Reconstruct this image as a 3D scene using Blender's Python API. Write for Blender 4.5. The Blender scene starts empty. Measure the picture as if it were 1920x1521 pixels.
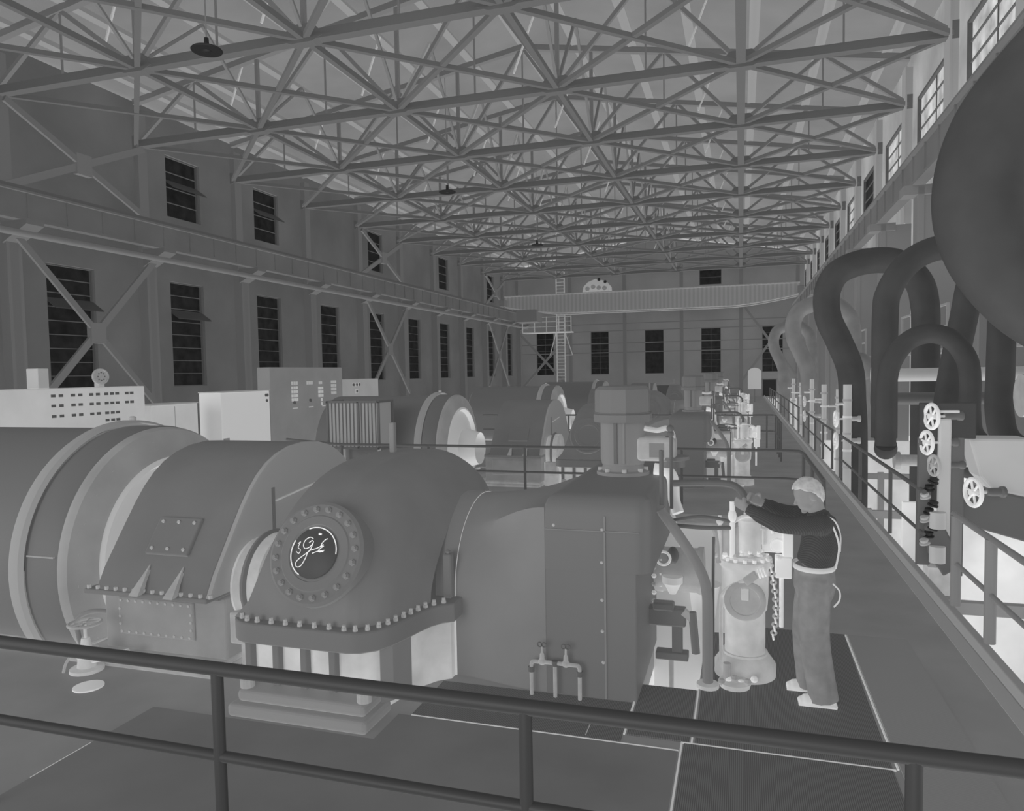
import bpy, bmesh, math, random
from mathutils import Vector, Matrix
random.seed(7)
PI = math.pi
SC = bpy.context.scene
COL = SC.collection
H = 2.6                                    # eye height above the operating floor

# ------------------------------------------------------------------ camera
def make_camera():
    f, yaw, pitch, roll, cx, cy = 1374.25, .3028, .0542, -.0174, 960.88, 773.43
    F = Vector((-math.sin(yaw)*math.cos(pitch), math.cos(yaw)*math.cos(pitch), -math.sin(pitch)))
    R0 = Vector((math.cos(yaw), math.sin(yaw), 0)); U0 = R0.cross(F)
    c, s = math.cos(roll), math.sin(roll)
    R = c*R0 + s*U0; U = -s*R0 + c*U0
    cam = bpy.data.cameras.new('camera'); o = bpy.data.objects.new('camera', cam); COL.objects.link(o)
    M = Matrix((R, U, -F)).transposed().to_4x4(); M.translation = (0, 0, H)
    o.matrix_world = M
    cam.sensor_fit = 'HORIZONTAL'; cam.sensor_width = 36.0
    cam.lens = f/1920*36.0
    cam.shift_x = (960-cx)/1920; cam.shift_y = (cy-760.5)/1920
    cam.clip_start = .05; cam.clip_end = 300
    SC.camera = o
make_camera()

# ------------------------------------------------------------------ light
w = bpy.data.worlds.new('world'); SC.world = w; w.use_nodes = True
w.node_tree.nodes['Background'].inputs[0].default_value = (1, 1, 1, 1)
w.node_tree.nodes['Background'].inputs[1].default_value = .5
def sun(name, d, e, ang=40, shadow=True):
    l = bpy.data.lights.new(name, 'SUN'); l.energy = e*PI; l.angle = math.radians(ang)
    l.use_shadow = shadow
    o = bpy.data.objects.new(name, l); COL.objects.link(o)
    o.rotation_euler = Vector(d).to_track_quat('-Z', 'Y').to_euler()
    o.location = (0, -20, 20)
sun('added_sun_front', (.25, 1, -.12), .34, 30, True)  # added soft sun from behind the camera for flat frontal light
sun('fill_front', (.1, 1, .12), .26, 60, False)  # added shadowless fill on faces toward the camera, no real fitting
sun('fill_down', (.05, .1, -1), .20, 60, False)  # added shadowless fill for floor and tops
sun('fill_up', (0, .15, 1), 1.0, 60, False)  # added shadowless fill from below for ceiling and undersides
sun('fill_right', (1, .1, 0), .62, 60, False)  # added shadowless fill on faces turned to the left
sun('fill_left', (-1, .1, -.05), .40, 60, False)  # added shadowless fill on faces turned to the right
sun('fill_back', (0, -1, -.1), .2, 60, False)  # added shadowless fill travelling back toward the camera
vs = SC.view_settings
vs.view_transform = 'Standard'; vs.look = 'None'; vs.gamma = 1; vs.use_curve_mapping = False
vs.exposure = 0.0
SC.display_settings.display_device = 'sRGB'

# ------------------------------------------------------------------ materials
def lin(v):
    v /= 255.
    return v/12.92 if v <= .04045 else ((v+.055)/1.055)**2.4
MATS = {}
def mat(name, v, rough=.7, spec=.25, var=.0, scale=6., bump=.0, metal=0.):
    if name in MATS: return MATS[name]
    m = bpy.data.materials.new(name); m.use_nodes = True
    nt = m.node_tree; b = nt.nodes['Principled BSDF']
    a = lin(v)
    b.inputs['Base Color'].default_value = (a, a, a, 1)
    b.inputs['Roughness'].default_value = rough
    b.inputs['Specular IOR Level'].default_value = spec
    b.inputs['Metallic'].default_value = metal
    if var:
        tc = nt.nodes.new('ShaderNodeTexCoord'); n = nt.nodes.new('ShaderNodeTexNoise')
        n.inputs['Scale'].default_value = scale; n.inputs['Detail'].default_value = 5
        nt.links.new(tc.outputs['Object'], n.inputs['Vector'])
        r = nt.nodes.new('ShaderNodeValToRGB')
        lo, hi = lin(v*(1-var)), lin(min(255, v*(1+var)))
        r.color_ramp.elements[0].position = .3; r.color_ramp.elements[0].color = (lo, lo, lo, 1)
        r.color_ramp.elements[1].position = .7; r.color_ramp.elements[1].color = (hi, hi, hi, 1)
        nt.links.new(n.outputs['Fac'], r.inputs['Fac']); nt.links.new(r.outputs['Color'], b.inputs['Base Color'])
        if bump:
            bp = nt.nodes.new('ShaderNodeBump'); bp.inputs['Strength'].default_value = bump
            bp.inputs['Distance'].default_value = .01
            nt.links.new(n.outputs['Fac'], bp.inputs['Height']); nt.links.new(bp.outputs['Normal'], b.inputs['Normal'])
    MATS[name] = m
    return m
def stripe_mat(name, v1, v2, scale, axis='X', rough=.7, sharp=(.45, .55), rot=0.):
    """fine parallel ribs in the surface itself"""
    m = bpy.data.materials.new(name); m.use_nodes = True
    nt = m.node_tree; b = nt.nodes['Principled BSDF']
    b.inputs['Roughness'].default_value = rough; b.inputs['Specular IOR Level'].default_value = .15
    tc = nt.nodes.new('ShaderNodeTexCoord'); mp = nt.nodes.new('ShaderNodeMapping')
    mp.inputs['Rotation'].default_value = (0, 0, rot)
    wv = nt.nodes.new('ShaderNodeTexWave'); wv.bands_direction = axis
    wv.inputs['Scale'].default_value = scale; wv.inputs['Distortion'].default_value = 0
    r = nt.nodes.new('ShaderNodeValToRGB')
    a, c = lin(v1), lin(v2)
    r.color_ramp.elements[0].position = sharp[0]; r.color_ramp.elements[0].color = (a, a, a, 1)
    r.color_ramp.elements[1].position = sharp[1]; r.color_ramp.elements[1].color = (c, c, c, 1)
    nt.links.new(tc.outputs['Object'], mp.inputs[0]); nt.links.new(mp.outputs[0], wv.inputs[0])
    nt.links.new(wv.outputs['Fac'], r.inputs['Fac']); nt.links.new(r.outputs[0], b.inputs['Base Color'])
    bp = nt.nodes.new('ShaderNodeBump'); bp.inputs['Strength'].default_value = .2; bp.inputs['Distance'].default_value = .004
    nt.links.new(wv.outputs['Fac'], bp.inputs['Height']); nt.links.new(bp.outputs['Normal'], b.inputs['Normal'])
    MATS[name] = m
    return m
M_floor = mat('painted_concrete_floor', 127, .6, .2, .05, 1.2)
M_plate = stripe_mat('chequer_plate', 80, 102, 26, 'X', .6)
M_seam = mat('seam_pale', 205, .7)
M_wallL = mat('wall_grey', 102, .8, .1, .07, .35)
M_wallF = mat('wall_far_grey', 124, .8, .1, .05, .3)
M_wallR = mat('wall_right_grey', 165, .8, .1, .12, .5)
M_roof = mat('roof_deck', 121, .8, .1, .05, .4)
M_truss = mat('truss_steel', 94, .7, .15)
M_web = mat('web_steel', 112, .7, .15)
M_weblit = mat('web_steel_lit', 165, .7, .15)  # lighter copy of the web steel for members seen as lit
M_purlin = mat('purlin_pale', 140, .7, .15)
M_girder = mat('girder_steel', 100, .7, .15, .05, .5)
M_girderp = mat('girder_flange', 112, .7, .15)
M_col = mat('column_steel', 108, .7, .15)
M_pane = mat('dark_glass', 26, .5, .2, .4, 2.5)
M_panep = mat('pale_glass', 205, .5, .2, .2, 1.6)
M_munt = mat('muntin', 82, .7)
M_hood = mat('hood_paint', 106, .55, .25, .03, 2.)
M_hoodf = mat('flange_paint', 103, .6, .2)
M_lag = mat('lagging_paint', 113, .6, .2, .03, 1.5)
M_boxm = mat('housing_paint', 100, .6, .2)
M_arch = mat('arch_paint', 102, .6, .2, .03, 2.)
M_archp = mat('arch_end_paint', 138, .6, .2)
M_block = mat('pedestal_paint', 128, .6, .2, .05, 3.)
M_gen = mat('generator_paint', 97, .55, .25)
M_genp = mat('generator_ring_paint', 138, .6, .2)
M_genface = mat('generator_face_paint', 138, .6, .2, .05, 2.)
M_geni = mat('generator_inner_pale', 192, .6, .2)
M_gap = mat('gap_shade_pale', 222, .8, .1)  # whitish colour stands in for deep shade in openings, tones inverted
M_pale = mat('pale_casting', 178, .6, .25, .06, 6.)
M_mid = mat('mid_casting', 148, .6, .25, .06, 6.)
M_dark = mat('dark_metal', 84, .55, .3)
M_black = mat('black_metal', 24, .5, .3)
M_bright = mat('bright_metal', 210, .5, .3)
M_rail = mat('rail_paint', 50, .5, .3)
M_railmid = mat('rail_far_paint', 80, .6, .2)
M_pipe = mat('pipe_lagging', 64, .8, .1, .06, 2.)
M_pipep = mat('pipe_lagging_pale', 112, .8, .1, .05, 2.)
M_bolt = mat('bolt_pale', 152, .5, .3)
M_motor = mat('motor_paint', 98, .55, .25)
M_cab = mat('cabinet_pale', 205, .7, .1, .03, 1.)
M_cab2 = mat('cabinet_mid', 168, .7, .1, .03, 1.)
M_panel = mat('panel_slate', 136, .7, .1, .03, 1.)
M_low = mat('well_shade_pale', 228, .8, .1, .12, .6)  # pale colour stands in for the darkness of the well, tones inverted
M_skin = mat('skin', 122, .6, .2)
M_shirt = stripe_mat('striped_shirt', 58, 68, 30, 'DIAGONAL', .85)
M_trous = mat('work_trousers', 118, .9, .05, .07, 9.)
M_hair = mat('hair', 162, .8, .15, .10, 25.)
M_shoe = mat('shoe_leather', 205, .6, .2)
M_belt = mat('belt_webbing', 185, .7, .1)
M_logo = mat('logo_pale', 232, .5, .2)
M_frost = mat('tap_halo', 140, .6)

# ------------------------------------------------------------------ mesh builder
class MB:
    def __init__(s): s.v = []; s.f = []; s.m = []
    def add(s, v, f, mi=0):
        o = len(s.v); s.v += [tuple(p) for p in v]; s.f += [[i+o for i in q] for q in f]; s.m += [mi]*len(f); return s
    def box(s, a, b, mi=0):
        x0, y0, z0 = a; x1, y1, z1 = b
        return s.add([(x0,y0,z0),(x1,y0,z0),(x1,y1,z0),(x0,y1,z0),(x0,y0,z1),(x1,y0,z1),(x1,y1,z1),(x0,y1,z1)],
                     [[0,3,2,1],[4,5,6,7],[0,1,5,4],[1,2,6,5],[2,3,7,6],[3,0,4,7]], mi)
    def bar(s, p, q, w, h, up=(0,0,1), mi=0):
        p = Vector(p); q = Vector(q); d = (q-p).normalized(); up = Vector(up)
        if abs(d.dot(up)) > .98: up = Vector((0,1,0)) if abs(d.y) < .9 else Vector((1,0,0))
        r = d.cross(up).normalized(); u = r.cross(d)
        v = [p + r*a*w/2 + u*b*h/2 for a, b in ((-1,-1),(1,-1),(1,1),(-1,1))]
        v += [q + r*a*w/2 + u*b*h/2 for a, b in ((-1,-1),(1,-1),(1,1),(-1,1))]
        return s.add(v, [[0,3,2,1],[4,5,6,7],[0,1,5,4],[1,2,6,5],[2,3,7,6],[3,0,4,7]], mi)
    def tube(s, pts, r, n=16, caps=True, mi=0):
        pts = [Vector(p) for p in pts]; k = len(pts)
        rr = r if isinstance(r, (list, tuple)) else [r]*k
        t0 = (pts[1]-pts[0]).normalized()
        up = Vector((0,0,1)) if abs(t0.z) < .9 else Vector((1,0,0))
        nrm = (up - t0*up.dot(t0)).normalized(); V = []
        pt = t0
        for i, p in enumerate(pts):
            t = ((pts[min(i+1,k-1)]-p).normalized() + (p-pts[max(i-1,0)]).normalized())
            t = t.normalized() if t.length > 1e-6 else pt
            ax = pt.cross(t)
            if ax.length > 1e-7: nrm = Matrix.Rotation(pt.angle(t), 3, ax.normalized()) @ nrm
            nrm = (nrm - t*nrm.dot(t)).normalized(); bn = t.cross(nrm); pt = t
            e = rr[i]; ra, rb = e if isinstance(e, (list, tuple)) else (e, e)
            V += [p + nrm*math.cos(2*PI*j/n)*ra + bn*math.sin(2*PI*j/n)*rb for j in range(n)]
        F = []
        for i in range(k-1):
            for j in range(n):
                F.append([i*n+j, i*n+(j+1)%n, (i+1)*n+(j+1)%n, (i+1)*n+j])
        if caps: F += [list(range(n))[::-1], [(k-1)*n+j for j in range(n)]]
        return s.add(V, F, mi)
    def cyl(s, p, q, r, n=24, mi=0): return s.tube([p, q], r, n, True, mi)
    def lathe(s, prof, o, d, n=32, caps=True, mi=0, a0=0.):
        """profile [(distance along axis, radius)]"""
        o = Vector(o); d = Vector(d).normalized()
        up = Vector((0,0,1)) if abs(d.z) < .9 else Vector((1,0,0))
        a = (up - d*up.dot(d)).normalized(); b = d.cross(a); V = []; F = []
        for t, r in prof:
            V += [o + d*t + a*math.cos(a0+2*PI*j/n)*r + b*math.sin(a0+2*PI*j/n)*r for j in range(n)]
        k = len(prof)
        for i in range(k-1):
            for j in range(n): F.append([i*n+j, i*n+(j+1)%n, (i+1)*n+(j+1)%n, (i+1)*n+j])
        if caps: F += [list(range(n))[::-1], [(k-1)*n+j for j in range(n)]]
        return s.add(V, F, mi)
    def prism(s, poly, a, b, axis='x', mi=0):
        n = len(poly)
        if axis == 'x': f = lambda t, p: (t, p[0], p[1])
        elif axis == 'y': f = lambda t, p: (p[0], t, p[1])
        else: f = lambda t, p: (p[0], p[1], t)
        V = [f(a, p) for p in poly] + [f(b, p) for p in poly]
        F = [list(range(n))[::-1], list(range(n, 2*n))] + [[i, (i+1)%n, n+(i+1)%n, n+i] for i in range(n)]
        return s.add(V, F, mi)
    def loft(s, rings, closed=True, caps=True, mi=0):
        n = len(rings[0]); V = [p for r in rings for p in r]; F = []
        for i in range(len(rings)-1):
            for j in range(n if closed else n-1):
                F.append([i*n+j, i*n+(j+1)%n, (i+1)*n+(j+1)%n, (i+1)*n+j])
        if caps: F += [list(range(n))[::-1], [(len(rings)-1)*n+j for j in range(n)]]
        return s.add(V, F, mi)
    def ball(s, c, r, n=16, mi=0):
        rx, ry, rz = r if isinstance(r, (list, tuple)) else (r, r, r); m = n//2; V = []; F = []
        for i in range(m+1):
            th = PI*i/m
            for j in range(n):
                ph = 2*PI*j/n
                V.append((c[0]+rx*math.sin(th)*math.cos(ph), c[1]+ry*math.sin(th)*math.sin(ph), c[2]+rz*math.cos(th)))
        for i in range(m):
            for j in range(n): F.append([i*n+j, (i+1)*n+j, (i+1)*n+(j+1)%n, i*n+(j+1)%n])
        return s.add(V, F, mi)
    def torus(s, c, d, R, r, n=28, m=8, a0=0, a1=2*PI, mi=0):
        c = Vector(c); d = Vector(d).normalized()
        up = Vector((0,0,1)) if abs(d.z) < .9 else Vector((1,0,0))
        a = (up - d*up.dot(d)).normalized(); b = d.cross(a)
        full = abs(a1-a0-2*PI) < 1e-6
        k = n if full else n+1; V = []; F = []
        for i in range(k):
            t = a0+(a1-a0)*i/n; e = a*math.cos(t)+b*math.sin(t)
            V += [c + e*(R+r*math.cos(2*PI*j/m)) + d*r*math.sin(2*PI*j/m) for j in range(m)]
        for i in range(n):
            for j in range(m): F.append([i*m+j, i*m+(j+1)%m, ((i+1)%k)*m+(j+1)%m, ((i+1)%k)*m+j])
        return s.add(V, F, mi)
    def rot(s, i0, c, M):
        c = Vector(c)
        s.v[i0:] = [tuple(c + M @ (Vector(p)-c)) for p in s.v[i0:]]
        return s
    def build(s, name, m, parent=None, smooth=40, bevel=0, seg=2):
        me = bpy.data.meshes.new(name)
        off = Vector(parent_base(parent)) if parent else Vector((0,0,0))
        me.from_pydata([(p[0]-off.x, p[1]-off.y, p[2]-off.z) for p in s.v], [], s.f)
        for q in (m if isinstance(m, (list, tuple)) else [m]): me.materials.append(q)
        bm = bmesh.new(); bm.from_mesh(me)
        for f, mi in zip(bm.faces, s.m): f.material_index = mi
        bmesh.ops.remove_doubles(bm, verts=bm.verts, dist=1e-5)
        bmesh.ops.recalc_face_normals(bm, faces=bm.faces)
        bm.to_mesh(me); bm.free()
        if smooth:
            for p in me.polygons: p.use_smooth = True
            me.set_sharp_from_angle(angle=math.radians(smooth))
        o = bpy.data.objects.new(name, me); COL.objects.link(o)
        if parent: o.parent = parent
        if bevel:
            b = o.modifiers.new('bevel', 'BEVEL'); b.width = bevel; b.segments = seg; b.limit_method = 'ANGLE'
            b.angle_limit = math.radians(35)
        return o
def parent_base(p):
    v = Vector((0,0,0))
    while p: v = v + p.location; p = p.parent
    return v
def tag(o, label=None, cat=None, group=None, kind=None):
    if label: o['label'] = label
    if cat: o['category'] = cat
    if group: o['group'] = group
    if kind: o['kind'] = kind
    return o
def thing(name, loc, label, cat, group=None):
    o = bpy.data.objects.new(name, None); COL.objects.link(o); o.location = loc
    o.empty_display_size = .2
    return tag(o, label, cat, group)
def struct(o): o['kind'] = 'structure'; return o
def copy_tree(o, d=(0,0,0), parent=None, skip=()):
    c = o.copy(); COL.objects.link(c)
    if parent: c.parent = parent
    else: c.location = o.location + Vector(d)
    for ch in list(o.children):
        if ch.name.split('.')[0] in skip: continue
        copy_tree(ch, (0,0,0), c, skip)
    return c
def bez(pts, n=8):
    """smooth Catmull-Rom through points"""
    P = [Vector(p) for p in pts]; P = [2*P[0]-P[1]] + P + [2*P[-1]-P[-2]]; out = []
    for i in range(1, len(P)-2):
        for j in range(n):
            t = j/n; a, b, c, d = P[i-1], P[i], P[i+1], P[i+2]
            out.append(.5*((2*b)+(c-a)*t+(2*a-5*b+4*c-d)*t*t+(3*b-a-3*c+d)*t**3))
    out.append(P[-2]); return out
ORD = ['first','second','third','fourth','fifth','sixth','seventh','eighth','ninth','tenth','eleventh','twelfth','thirteenth']

# ================================================================== SETTING
XL, XR, YF = -21.76, 5.5, 71.8
YB = 1.2
TY = [17.15+5.5*k for k in range(-2, 10)]        # truss lines
WY = [19.57+5.5*k for k in range(10)]            # window bays, left wall
ZC = H+8.795                                     # truss bottom chord
# floor with the two openings at the near set
fl = MB()
X1 = 2.08
px0, px1, py0, py1 = -.80, -.33, 5.98, 7.9
fl.box((XL, YB, -.25), (px0, py1, 0)); fl.box((px1, YB, -.25), (X1, YF, 0)); fl.box((px0, YB, -.25), (px1, py0, 0)); fl.box((XL, py1, -.25), (px1, YF, 0))
struct(fl.build('floor', M_floor, smooth=0))
struct(MB().box((XL, YB, -4.6), (XR+.3, YF, -4.5)).build('floor_lower', M_low, smooth=0))
struct(MB().box((X1-.02, YB, -4.5), (X1, YF, -.25)).build('wall_lower', M_low, smooth=0))
struct(MB().box((X1-.05, YB, 0), (X1+.03, YF, .11)).build('trim_1', mat('kerb_paint', 136, .6), smooth=0, bevel=.01))
struct(MB().box((X1-.19, YB, 0), (X1-.06, YF, .004)).build('trim_5', mat('kerb_band', 146, .7), smooth=0))
struct(MB().box((2.16, 11.3, -4.5), (5.45, 11.4, .70)).build('wall_well_near', M_low, smooth=0))  # pale partition added so the open well reads bright
struct(MB().box((2.16, 21.6, -4.5), (5.45, 21.7, .6)).build('wall_well_far', M_low, smooth=0))  # second pale partition added to brighten the well farther back
# pit lining under the near set, pale colour standing in for its shade
pit = MB(); pit.box((px0-.02, py0-.02, -1.6), (px1+.02, py0, -.25)); pit.box((px0-.02, py1, -1.6), (px1+.02, py1+.02, -.25))
pit.box((px0-.02, py0, -1.6), (px0, py1, -.25)); pit.box((px1, py0, -1.6), (px1+.02, py1, -.25)); pit.box((px0-.02, py0-.02, -1.62), (px1+.02, py1+.02, -1.6))
struct(pit.build('trim_2', M_gap, smooth=0))

HW, ZB, ZT = .95, H-.37+.05, H+3.88               # lower windows
UB, UT = H+6.45, H+8.87
up_k = [1, 2, 4, 6, 8]
def wall_holes(x0, x1, y0, y1, z0, z1, holes):
    """wall slab with rectangular holes [(ya,yb,za,zb)]"""
    m = MB(); ys = sorted(set([y0, y1] + [h[0] for h in holes] + [h[1] for h in holes]))
    for a, b in zip(ys, ys[1:]):
        hs = sorted([(h[2], h[3]) for h in holes if h[0] <= a+1e-6 and h[1] >= b-1e-6]); z = z0
        for p, q in hs:
            if p > z: m.box((x0, a, z), (x1, b, p))
            z = q
        if z < z1: m.box((x0, a, z), (x1, b, z1))
    return m
ROOFZ = lambda x: ZC + 1.55 + 2.3*(1-abs(x+8.13)/13.63)
holes = [(y-HW, y+HW, ZB, ZT) for y in WY] + [(WY[k]-.95, WY[k]+.95, UB, UT) for k in up_k]
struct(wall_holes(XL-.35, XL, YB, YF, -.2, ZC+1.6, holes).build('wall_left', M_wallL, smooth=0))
WN = [0]
def window(mapf, w, zb, zt, rows, cols=2, pane=None, opened=None):
    """pane a little back in the hole, frame and glazing bars proud of it"""
    WN[0] += 1
    p = MB(); 
    def bx(mb, u0, u1, d0, d1, z0, z1):
        a = mapf(u0, d0, z0); b = mapf(u1, d1, z1)
        mb.box([min(a[i], b[i]) for i in range(3)], [max(a[i], b[i]) for i in range(3)])
    bx(p, -w, w, .20, .22, zb, zt)
    o = struct(p.build('window_%d' % WN[0], pane or M_pane, smooth=0))
    fr = MB()
    for u in (-w, w): bx(fr, u-.045, u+.045, .10, .20, zb, zt)
    for z in (zb, zt): bx(fr, -w-.045, w+.045, .10, .20, z-.04, z+.04)
    fr.build('window_frame', M_munt, o, smooth=0)
    mu = MB()
    for i in range(1, rows):
        z = zb+(zt-zb)*i/rows; bx(mu, -w, w, .15, .20, z-.014, z+.014)
    for i in range(1, cols):
        u = -w+2*w*i/cols; bx(mu, u-.012, u+.012, .17, .20, zb, zt)
    mu.build('glazing_bar', M_munt, o, smooth=0)
    for (z, t) in (opened or []):
        sv = MB(); a = mapf(-w, .15, z+.35); b = mapf(w, .15, z+.35); c = mapf(w, -.35, z); d = mapf(-w, -.35, z)
        nrm = Vector((0,0,.04))
        V = [Vector(q) for q in (a, b, c, d)]; sv.add(V+[q+nrm for q in V], [[0,3,2,1],[4,5,6,7],[0,1,5,4],[1,2,6,5],[2,3,7,6],[3,0,4,7]])
        sv.build('window_vent', mat('vent_glass', 60, .4, .3), o, smooth=0)
    return o
for k, y in enumerate(WY):
    window(lambda u, d, z, y=y: (XL-d, y+u, z), HW, ZB, ZT, 9 if k == 0 else 8, 1, opened=[(ZT-1.5, 0)] if k in (0, 1) else None)
for k in up_k:
    window(lambda u, d, z, y=WY[k]: (XL-d, y+u, z), 0.95, UB, UT, 4, 1, opened=[(UB+1.1, 0)] if k in (1, 2) else None)
# far wall
FX = [-18.88, -13.31, -8.0, -2.71, 2.77]
m = MB(); xs = []
fh = [(x-.9, x+.9, ZB, ZT) for x in FX] + [(-3.75, -1.75, 10.55, 11.95)] + [(1.9, 3.1, 0, 1.55)]
ex = sorted(set([XL, XR] + [h[0] for h in fh] + [h[1] for h in fh]))
for a, b in zip(ex, ex[1:]):
    hs = sorted([(h[2], h[3]) for h in fh if h[0] <= a+1e-6 and h[1] >= b-1e-6]); z = -.2
    for p, q in hs:
        if p > z: m.box((a, YF, z), (b, YF+.35, p))
        z = q
    m.box((a, YF, z), (b, YF+.35, ZC+1.6))
m.prism([(XL, ZC+1.6), (XR, ZC+1.6), (-8.13, ZC+4.0)], YF, YF+.35, 'y')
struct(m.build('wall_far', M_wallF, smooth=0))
for i, x in enumerate(FX): window(lambda u, d, z, x=x: (x+u, YF+d, z), .9, ZB, ZT, 7 if i != 2 else 2, 2 if i != 2 else 1)
window(lambda u, d, z: (-2.75+u, YF+d, z), 1.0, 10.55, 11.95, 2, 1)
d1 = struct(MB().box((1.9, YF+.15, 0), (3.1, YF+.2, 1.55)).build('door_1', M_black, smooth=0))
fr = MB(); fr.box((1.82, YF-.03, 0), (1.92, YF+.1, 1.63)); fr.box((3.08, YF-.03, 0), (3.18, YF+.1, 1.63)); fr.box((1.82, YF-.03, 1.55), (3.18, YF+.1, 1.63))
fr.build('door_frame', M_col, d1, smooth=0)
# girts on the far wall
gi = MB()
for z in (4.4, 5.3, 6.5, 7.2, 10.0): gi.box((XL, YF-.06, z-.04), (XR, YF, z+.04))
struct(gi.build('trim_3', mat('girt', 104, .8), smooth=0))
# right wall, open to the next bay low down
RY = [17.15+2.75+5.5*k for k in range(-2, 10)]
rh = [(y-1.05, y+1.05, ZB, 6.3) for y in RY] + [(y-2.35, y+1.75, 9.2, 11.25) for y in RY]
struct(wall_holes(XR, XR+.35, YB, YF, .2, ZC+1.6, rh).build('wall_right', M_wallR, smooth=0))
struct(MB().box((XR, YB, -4.5), (XR+.35, YF, .2)).build('wall_right_lower', M_low, smooth=0))
for i, y in enumerate(RY):
    blk = i in (5, 7, 8, 9, 10, 11)
    window(lambda u, d, z, y=y: (XR+d, y+u, z), 1.05, ZB, 6.3, 6, 3, M_panep)
    window(lambda u, d, z, y=y: (XR+d-.12, y-.3+u, z), 2.05, 9.2, 11.25, 4, 2, M_pane if blk else M_panep)
# roof deck: two slopes
rf = MB()
for (xa, xb) in ((XL-.4, -8.13), (-8.13, XR+.4)):
    rf.add([(xa, YB-4, ROOFZ(xa)+.3), (xb, YB-4, ROOFZ(xb)+.3), (xb, YF+.4, ROOFZ(xb)+.3), (xa, YF+.4, ROOFZ(xa)+.3),
            (xa, YB-4, ROOFZ(xa)+.45), (xb, YB-4, ROOFZ(xb)+.45), (xb, YF+.4, ROOFZ(xb)+.45), (xa, YF+.4, ROOFZ(xa)+.45)],
           [[0,1,2,3],[4,7,6,5],[0,4,5,1],[1,5,6,2],[2,6,7,3],[3,7,4,0]])
struct(rf.build('ceiling', M_roof, smooth=0))

# ================================================================== ROOF STEEL
PN = 5.432
NX = [PN*i for i in range(-4, 2)]
def truss(y, first=True):
    t = thing('roof_truss', (-8, y, ZC), None, 'roof truss')
    MB().bar((NX[0], y, ZC), (NX[-1], y, ZC), .30, .24).build('bottom_chord', M_truss, t, smooth=0)
    tc = MB(); top = [(x, y, ROOFZ(x)) for x in (NX[0], -8.13, NX[-1])]
    for a, b in zip(top, top[1:]): tc.bar(a, b, .22, .2)
    tc.build('top_chord', M_web, t, smooth=0)
    for i, x in enumerate(NX):
        gp = MB(); gw = .62 if 0 < i < 5 else .22
        gp.prism([(x-gw, ZC-.05), (x-gw*.5, ZC-.17), (x+gw*.5, ZC-.17), (x+gw, ZC-.05), (x+gw*.5, ZC+.3), (x-gw*.5, ZC+.3)], y-.16, y+.16, 'y')
        gp.build('gusset_plate', M_truss, t, smooth=0)
        if 0 < i < 5: MB().bar((x, y, ZC), (x, y, ROOFZ(x)), .12, .12).build('web_post', M_web, t, smooth=0)
    for i, (a, b) in enumerate(zip(NX, NX[1:])):
        mx = (a+b)/2
        MB().bar((a, y, ZC), (mx, y, ROOFZ(mx)), .13, .12).build('web_diagonal', M_web, t, smooth=0)
        MB().bar((mx, y, ROOFZ(mx)), (b, y, ZC), .13, .12).build('web_diagonal', M_web, t, smooth=0)
        MB().bar((mx, y, ZC), (mx, y, ROOFZ(mx)), .05, .05).build('hanger_rod', M_web, t, smooth=0)
    return t
t0 = truss(TY[0])
TR = [t0] + [copy_tree(t0, (0, y-TY[0], 0)) for y in TY[1:]]
for i, t in enumerate(TR):
    tag(t, 'grey steel roof truss across the hall, %s one from the camera' % ORD[i], None, 'roof trusses across the hall')
def bracing(ya, yb):
    t = thing('roof_bracing', (-8, (ya+yb)/2, ZC), None, 'roof bracing')
    for i, (a, b) in enumerate(zip(NX, NX[1:])):
        MB().bar((a, ya, ZC-.02), (b, yb, ZC-.02), .15, .13).build('brace_diagonal', M_truss, t, smooth=0)
        MB().bar((b, ya, ZC+.0), (a, yb, ZC+.0), .15, .13).build('brace_diagonal', M_truss, t, smooth=0)
    for i, x in enumerate(NX[1:-1]):
        MB().bar((x, ya, ZC), (x, yb, ZC), .26 if i == 3 else .16, .16).build('strut', M_truss, t, smooth=0)
    # vertical sway frames between the trusses
    for i, x in enumerate(NX[1:-1]):
        zt = ROOFZ(x)-.1
        MB().bar((x, ya, ZC+.1), (x, (ya+yb)/2, zt), .09, .08).build('sway_brace', M_weblit if i % 2 else M_web, t, smooth=0)
        MB().bar((x, (ya+yb)/2, zt), (x, yb, ZC+.1), .09, .08).build('sway_brace', M_web, t, smooth=0)
        MB().bar((x-1.5, ya+.3, ZC+.75), (x-.75, ya+.3, ZC+2.6), .06, .05).build('tie_rod', M_geni, t, smooth=0)  # pale colour paints the gleam of lit web members
    return t
b0 = bracing(TY[0], TY[1])
BR = [b0] + [copy_tree(b0, (0, y-TY[0], 0)) for y in TY[1:-1]]
for i, t in enumerate(BR):
    tag(t, 'flat cross bracing and struts between the %s and %s roof trusses from the camera' % (ORD[i], ORD[i+1]), None, 'bracing between the roof trusses')
npur = 13
for i in range(npur):
    x = XL+.8+(XR-XL-1.6)*i/(npur-1)
    o = MB(); z = ROOFZ(x)
    o.box((x-.06, YB-3, z+.1), (x+.06, YF, z+.3)); o.box((x-.16, YB-3, z+.1), (x+.16, YF, z+.13))
    o = o.build('purlin', M_purlin, smooth=0)
    side = 'from the left wall' 
    tag(o, 'pale roof purlin running the length of the hall, %s %s' % (ORD[i], side), 'purlin', 'roof purlins')
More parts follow.
